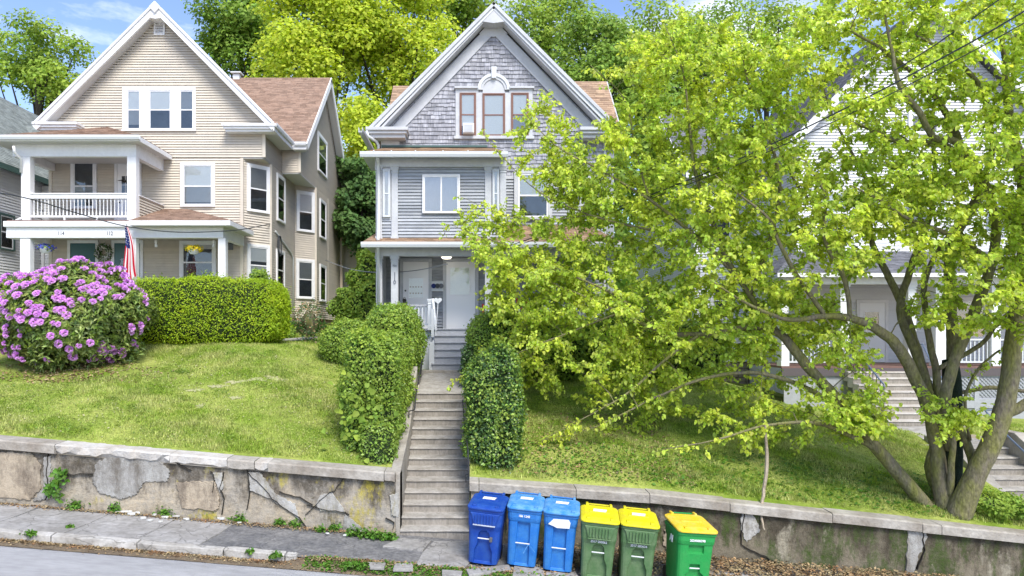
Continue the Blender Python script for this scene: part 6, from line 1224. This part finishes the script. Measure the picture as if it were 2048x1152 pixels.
bg_tree(1190, 160, 110, 160, 50, 'leaf_green', 'mid green tree behind the right roof of the grey house', n=12000, size=.26)
bg_tree(1290, 125, 110, 130, 62, 'leaf_mid', 'pale green tree in the distance above the spreading crown', n=9000, size=.3)
bg_tree(1410, 120, 110, 140, 60, 'leaf_green', 'olive green tree top behind the spreading crown at upper centre right', n=9000, size=.3)
bg_tree(1530, 100, 110, 140, 66, 'leaf_mid', 'faint green tree top left of the white gable', n=7000, size=.3)
bg_tree(1130, 330, 120, 150, 44, 'leaf_green', 'dense green tree between the grey and white houses', n=11000, size=.28); bg_tree(1300, 300, 130, 170, 50, 'leaf_green', 'dense green tree left of the slate roofed wing', n=13000, size=.3); bg_tree(2130, 120, 100, 130, 50, 'leaf_mid', 'green tree beyond the white gable at the right edge', n=6000, size=.3)
bg_tree(715, 420, 75, 125, 37, 'leaf_dark', 'dark green tree in the gap between the tan and grey houses', n=11000, size=.22, clumps=50)
bg_tree(765, 480, 60, 110, 40, 'leaf_dark', 'dark green tree against the grey house corner', n=8000, size=.24); bg_tree(690, 520, 45, 90, 41, 'leaf_dark', 'dark tree behind the tan house rear porch', n=5000, size=.24)
bg_tree(600, 330, 100, 150, 60, 'leaf_green', 'dark green tree mostly hidden behind the tan house roof', n=4000, size=.35); bg_tree(250, 330, 200, 150, 60, 'leaf_green', 'green tree mass behind the tan house', n=4000, size=.35)
shrub('leafy_bush', 'light green leafy bush against the grey house corner', 'bush', P(742, 590, 29), (.9, .8, 1.9), 'leaf_mid', 7000, .13, e=2, noise=.22, seed=3, m2='leaf_green'); shrub('leafy_bush', 'low mid green bush in the gap behind the driveway bin', 'bush', P(712, 610, 33), (1.1, .8, 1.0), 'leaf_green', 5000, .14, e=2, noise=.22, seed=9)
# far-off wood closing the view
n = 30000; a = rng.uniform(-1.35, 1.35, n); rr_ = rng.uniform(75, 115, n); q = np.stack([np.sin(a) * rr_, np.cos(a) * rr_, rng.uniform(0, 1, n) ** 1.2 * (14 + 3 * np.sin(a * 23) + 2 * np.sin(a * 61)) + 3], 1)
leaf_cloud('far_wood', q, rng.normal(size=(n, 3)) + [0, -.6, .5], 1.3, M['leaf_green'], None, aspect=.8)
# ================================================================ grass, weeds, litter
def grass(x0, x1, y0, y1, n, hgt, keep=None, name='grass'):
    X = rng.uniform(x0, x1, n); Y = y0 + (y1 - y0) * rng.random(n) ** 1.15
    dens = .5 + .5 * np.sin(X * 2.3 + np.sin(Y * 1.7) * 2) * np.sin(Y * 2.9 + X); ok = rng.random(n) < .55 + .45 * dens
    
    for b_ in BARE: ok &= ~((((X - b_[0]) / b_[2]) ** 2 + ((Y - b_[1]) / b_[3]) ** 2 < .9) & (rng.random(n) < .6))
    ok &= ~((((X + 9.8) / 1.9) ** 2 + ((Y - 16.9) / 1.3) ** 2 < 1))
    if keep is not None: ok &= keep(X, Y)
    X, Y = X[ok], Y[ok]; n = len(X); Z = np.array([ground(x, y) for x, y in zip(X, Y)]); Bp_ = np.stack([X, Y, Z - .01], 1); V = []
    for k in range(3):
        a = rng.random(n) * 6.283; h = hgt * rng.uniform(.4, 1.5, n) * (.75 + .35 * np.sin(X * 1.3 + Y * 2) + .35 * (np.sin(X * 7.1 + 2 * np.sin(Y * 5.3)) * np.sin(Y * 8.7 + X * 2.2) > .45)); d = np.stack([np.cos(a), np.sin(a), 0 * a], 1); o = Bp_ + rng.normal(size=(n, 3)) * [.03, .03, 0]; s = np.stack([-np.sin(a), np.cos(a), 0 * a], 1) * .0075
        V.append(np.stack([o - s, o + s, o + d * (h * rng.uniform(.2, .9, n))[:, None] + np.stack([0 * h, 0 * h, h], 1)], 1))
    V = np.concatenate(V, 0).reshape(-1, 3); o = np_mesh(name, V, np.arange(len(V)).reshape(-1, 3), M['grass']); o['kind'] = 'stuff'; return o
grass(-11.8, -1.6, 12.98, 19.2, 90000, .055); grass(.0, 10.9, 13.0, 18.8, 90000, .055, lambda X, Y: ~((X < 3.6) & (Y < 14.6) & (rng.random(len(X)) < .55 + .3 * np.sin(X * 4) * np.sin(Y * 5)))); grass(12.95, 22, 13, 20, 16000, .08); grass(-8, -2, 19, 26, 14000, .06); grass(9, 16, 17, 21, 14000, .06, lambda X, Y: (X > 13.9) | (X < 11.3))
CL = [(random.uniform(-10.5, -1.8), random.uniform(13.1, 18.3), random.uniform(.08, .3)) for _ in range(60)]
def litter(name, n, fx, s, m, kind='stuff'):
    Q = np.array([fx() for _ in range(n)]); return leaf_cloud(name, Q, rng.normal(size=(n, 3)) * .35 + [0, 0, 1], s, M[m], None, aspect=.7)
def gp(x, y, dz=.012): return (x, y, zpave(x, y) + dz)
def lg(x, y): return (x, y, ground(x, y) + .03)
litter('gutter_litter', 5200, lambda: (lambda x: (x, 11.06 + random.gauss(0, .055) + (max(0, x + 3) * .05 if x > -3 else 0), zbase(x) - .15 + (.11 if x > -2.6 else 0)))(random.uniform(-11, 1.5)), .035, 'dead_leaf')
litter('gutter_grass', 2600, lambda: (lambda x, y: (x, y, _gut(x, y) + .01))(random.uniform(-2.7, 1.6), random.uniform(10.82, 11.15)), .05, 'weed'); litter('gutter_leaves', 3000, lambda: (lambda x, y: (x, y, _gut(x, y) + .01))(random.uniform(-11, 1.8), 11.16 - abs(random.gauss(0, .14))), .035, 'dead_leaf')
litter('wall_foot_litter', 3000, lambda: gp(random.uniform(-11, -1.4), 12.5 - abs(random.gauss(0, .07))), .035, 'dead_leaf')
litter('leaf_litter', 9000, lambda: (lambda x, t: (x, 12.5 - t, zpave(x, 12.5 - t) + .02 + max(0, .10 - t * .12) * random.random()))(random.uniform(1.0, 9), abs(random.gauss(0, .55))), .055, 'dead_leaf')
litter('lawn_litter', 2600, lambda: lg(random.uniform(.3, 4.4), random.uniform(13.1, 16.2)), .05, 'chip' if 0 else 'dead_leaf'); litter('shrub_litter', 1500, lambda: lg(random.gauss(-9.6, 1.0), random.uniform(15.6, 17)), .06, 'dead_leaf')
litter('lawn_clover', 7000, lambda: (lambda c_: lg(random.gauss(c_[0], c_[2]), max(13.02, random.gauss(c_[1], c_[2] * .8))))(random.choice(CL)), .035, 'hedge_leaf'); litter('lawn_straw', 2500, lambda: lg(random.uniform(-11, -1.7), random.uniform(13.05, 18.5)), .04, 'straw')
litter('lawn_weeds', 2600, lambda: lg(random.uniform(1, 10.5), random.uniform(13.0, 14.6)), .07, 'weed')
def weed(x, y, s, label, up=1, grp='weeds along the foot of the wall'):
    X, Y = px_on_pave(x, y); z = zpave(X, Y); n = int(120 * s / .1); T = thing('weed', label, 'weed', (X, Y, z), grp); q = rng.normal(size=(n, 3)) * [s * .55, s * .4, s * .42 * up]; q[:, 2] = np.abs(q[:, 2]); leaf_cloud('leaves', q + [X, Y, z], q / s + rng.normal(size=(n, 3)) * .5 + [0, 0, .4], .06, M['weed'], T, kind=None)
WD_ = [(148, 1017, .13, 'bushy green weed at the wall foot just right of the climbing vine'), (230, 1022, .12, 'small weed at the wall foot under the left end of the grey plaster patch'), (330, 1030, .13, 'green weed at the wall foot right of the scattered chips'), (345, 1028, .09, 'tiny weed at the wall foot beside the last pale chips'),
 (425, 1033, .12, 'weed at the wall foot below the orange plaster patch'), (462, 1036, .15, 'taller leafy weed at the wall foot by the vertical cracks'), (478, 1042, .12, 'low spreading weed just right of the taller leafy weed'), (560, 1050, .1, 'small weed at the wall foot where the long crack begins'),
 (590, 1052, .13, 'feathery weed at the wall foot below the forked crack'), (640, 1062, .08, 'small tuft at the wall foot on the dark tarmac patch'), (668, 1060, .09, 'pointed tuft at the wall foot near the triangular plaster patch'), (705, 1070, .13, 'green weed starting the dense row by the bottom step'),
 (728, 1073, .14, 'second clump of the dense weed row by the bottom step'), (752, 1076, .14, 'thickest clump of the weed row by the bottom step'), (772, 1078, .12, 'green clump of the weed row under the wall end pier'), (785, 1078, .09, 'last small weed touching the wall end beside the steps')]
for x, y, s, l_ in WD_: weed(x, y, s, l_, 1.2)
for x, y, s, l_ in ((60, 1068, .07, 'leftmost flat green tuft growing over the kerb stones'), (140, 1055, .05, 'tiny green tuft alone on the left pavement slabs'), (552, 1112, .08, 'green tuft in the gutter near the end of the kerb'), (500, 1104, .05, 'small tuft in the gutter left of the kerb end'), (700, 1130, .09, 'broad grassy tuft in the broken gutter left of the slabs'), (725, 1133, .08, 'smaller grassy tuft in the broken gutter beside the broad one')): weed(x, y, s, l_, .6, 'weeds in the gutter')
vn = thing('wall_vine', 'small green vine clinging to the crack in the left wall', 'plant', P(115, 950, 12.55)); n = 160; a = rng.random(n); q = np.stack([XX(112 + 12 * np.sin(a * 7), 12.5) + rng.normal(size=n) * .05, 12.5 + rng.normal(size=n) * .03, ZZ(940 + 55 * a, 12.5) + rng.normal(size=n) * .03], 1); leaf_cloud('leaves', q, rng.normal(size=(n, 3)) * .5 + [0, -1, .4], .09, M['weed'], vn, kind=None)
shrub('ground_cover', 'spreading green ground cover on the bank right of the tree trunks', 'plant', (10.35, 13.7, ground(10.35, 13.7) + .05), (.62, .8, .22), 'leaf_mid', 5000, .07, e=2, noise=.2, seed=2, core=.6)
for (x, y, lab, m) in ((1068, 1112, 'clear crumpled litter behind the blue bins', 'sticker'), (1235, 1108, 'pale crumpled litter between the olive bins', 'sticker')):
    X, Y = px_on_pave(x, y); Y = 12.0; mb = MB(); mb.lathe((X, Y, zpave(X, Y)), [(0, 0), (.05, .01), (.07, .05), (.04, .09), (0, .10)], 7); mb.v = [(v[0] + random.uniform(-.012, .012), v[1] + random.uniform(-.012, .012), v[2] + random.uniform(-.012, .012)) for v in mb.v]; tag(mb.build('litter', M[m], org=(X, Y, zpave(X, Y))), lab, 'litter')
# ================================================================ overhead wires
def wire(pts, r, m, label, n=14):
    o = []; P_ = [Vector(p) for p in pts]
    for i in range(len(P_) - 1):
        a, b, c, d = P_[max(i - 1, 0)], P_[i], P_[i + 1], P_[min(i + 2, len(P_) - 1)]
        for k in range(n): t = k / n; o.append(.5 * ((2 * b) + (c - a) * t + (2 * a - 5 * b + 4 * c - d) * t * t + (3 * b - a - 3 * c + d) * t ** 3))
    o.append(P_[-1]); tag(MB().tube(o, r, 6).build('overhead_wire', M[m], org=o[0]), label, 'wire')
wire([P(2120, -22, 9.5), P(1950, 80, 10.2), P(1700, 212, 11.6), P(1450, 330, 13.6), P(1200, 428, 16.2), P(1000, 498, 19.4)], .013, 'wire', 'thicker black overhead wire crossing the spreading tree to the grey house')
wire([P(2120, 5, 9.6), P(1950, 100, 10.3), P(1700, 228, 11.7), P(1450, 340, 13.6), P(1200, 434, 16.2), P(1002, 502, 19.4)], .009, 'wire', 'thinner black overhead wire just under the thick one')
wire([P(2080, -60, 9.8), P(1990, 5, 10.1), P(1870, 90, 10.8), P(1790, 140, 11.2)], .01, 'wire', 'short dark overhead wire at the upper right')
wire([P(-60, 375, 19), P(60, 398, 20), P(150, 425, 21.5), P(250, 452, 22.6), P(350, 464, 23.2), P(450, 462, 23.7), P(500, 456, 25.2), P(548, 446, 27.9)], .016, 'wire', 'dark sagging service wire crossing the tan house porch')
wire([P(650, 520, 29), P(700, 538, 26), P(760, 545, 22.5), P(830, 541, 20.5), P(895, 528, 19.9)], .014, 'wire_grey', 'grey sagging service wire between the tan and grey houses')
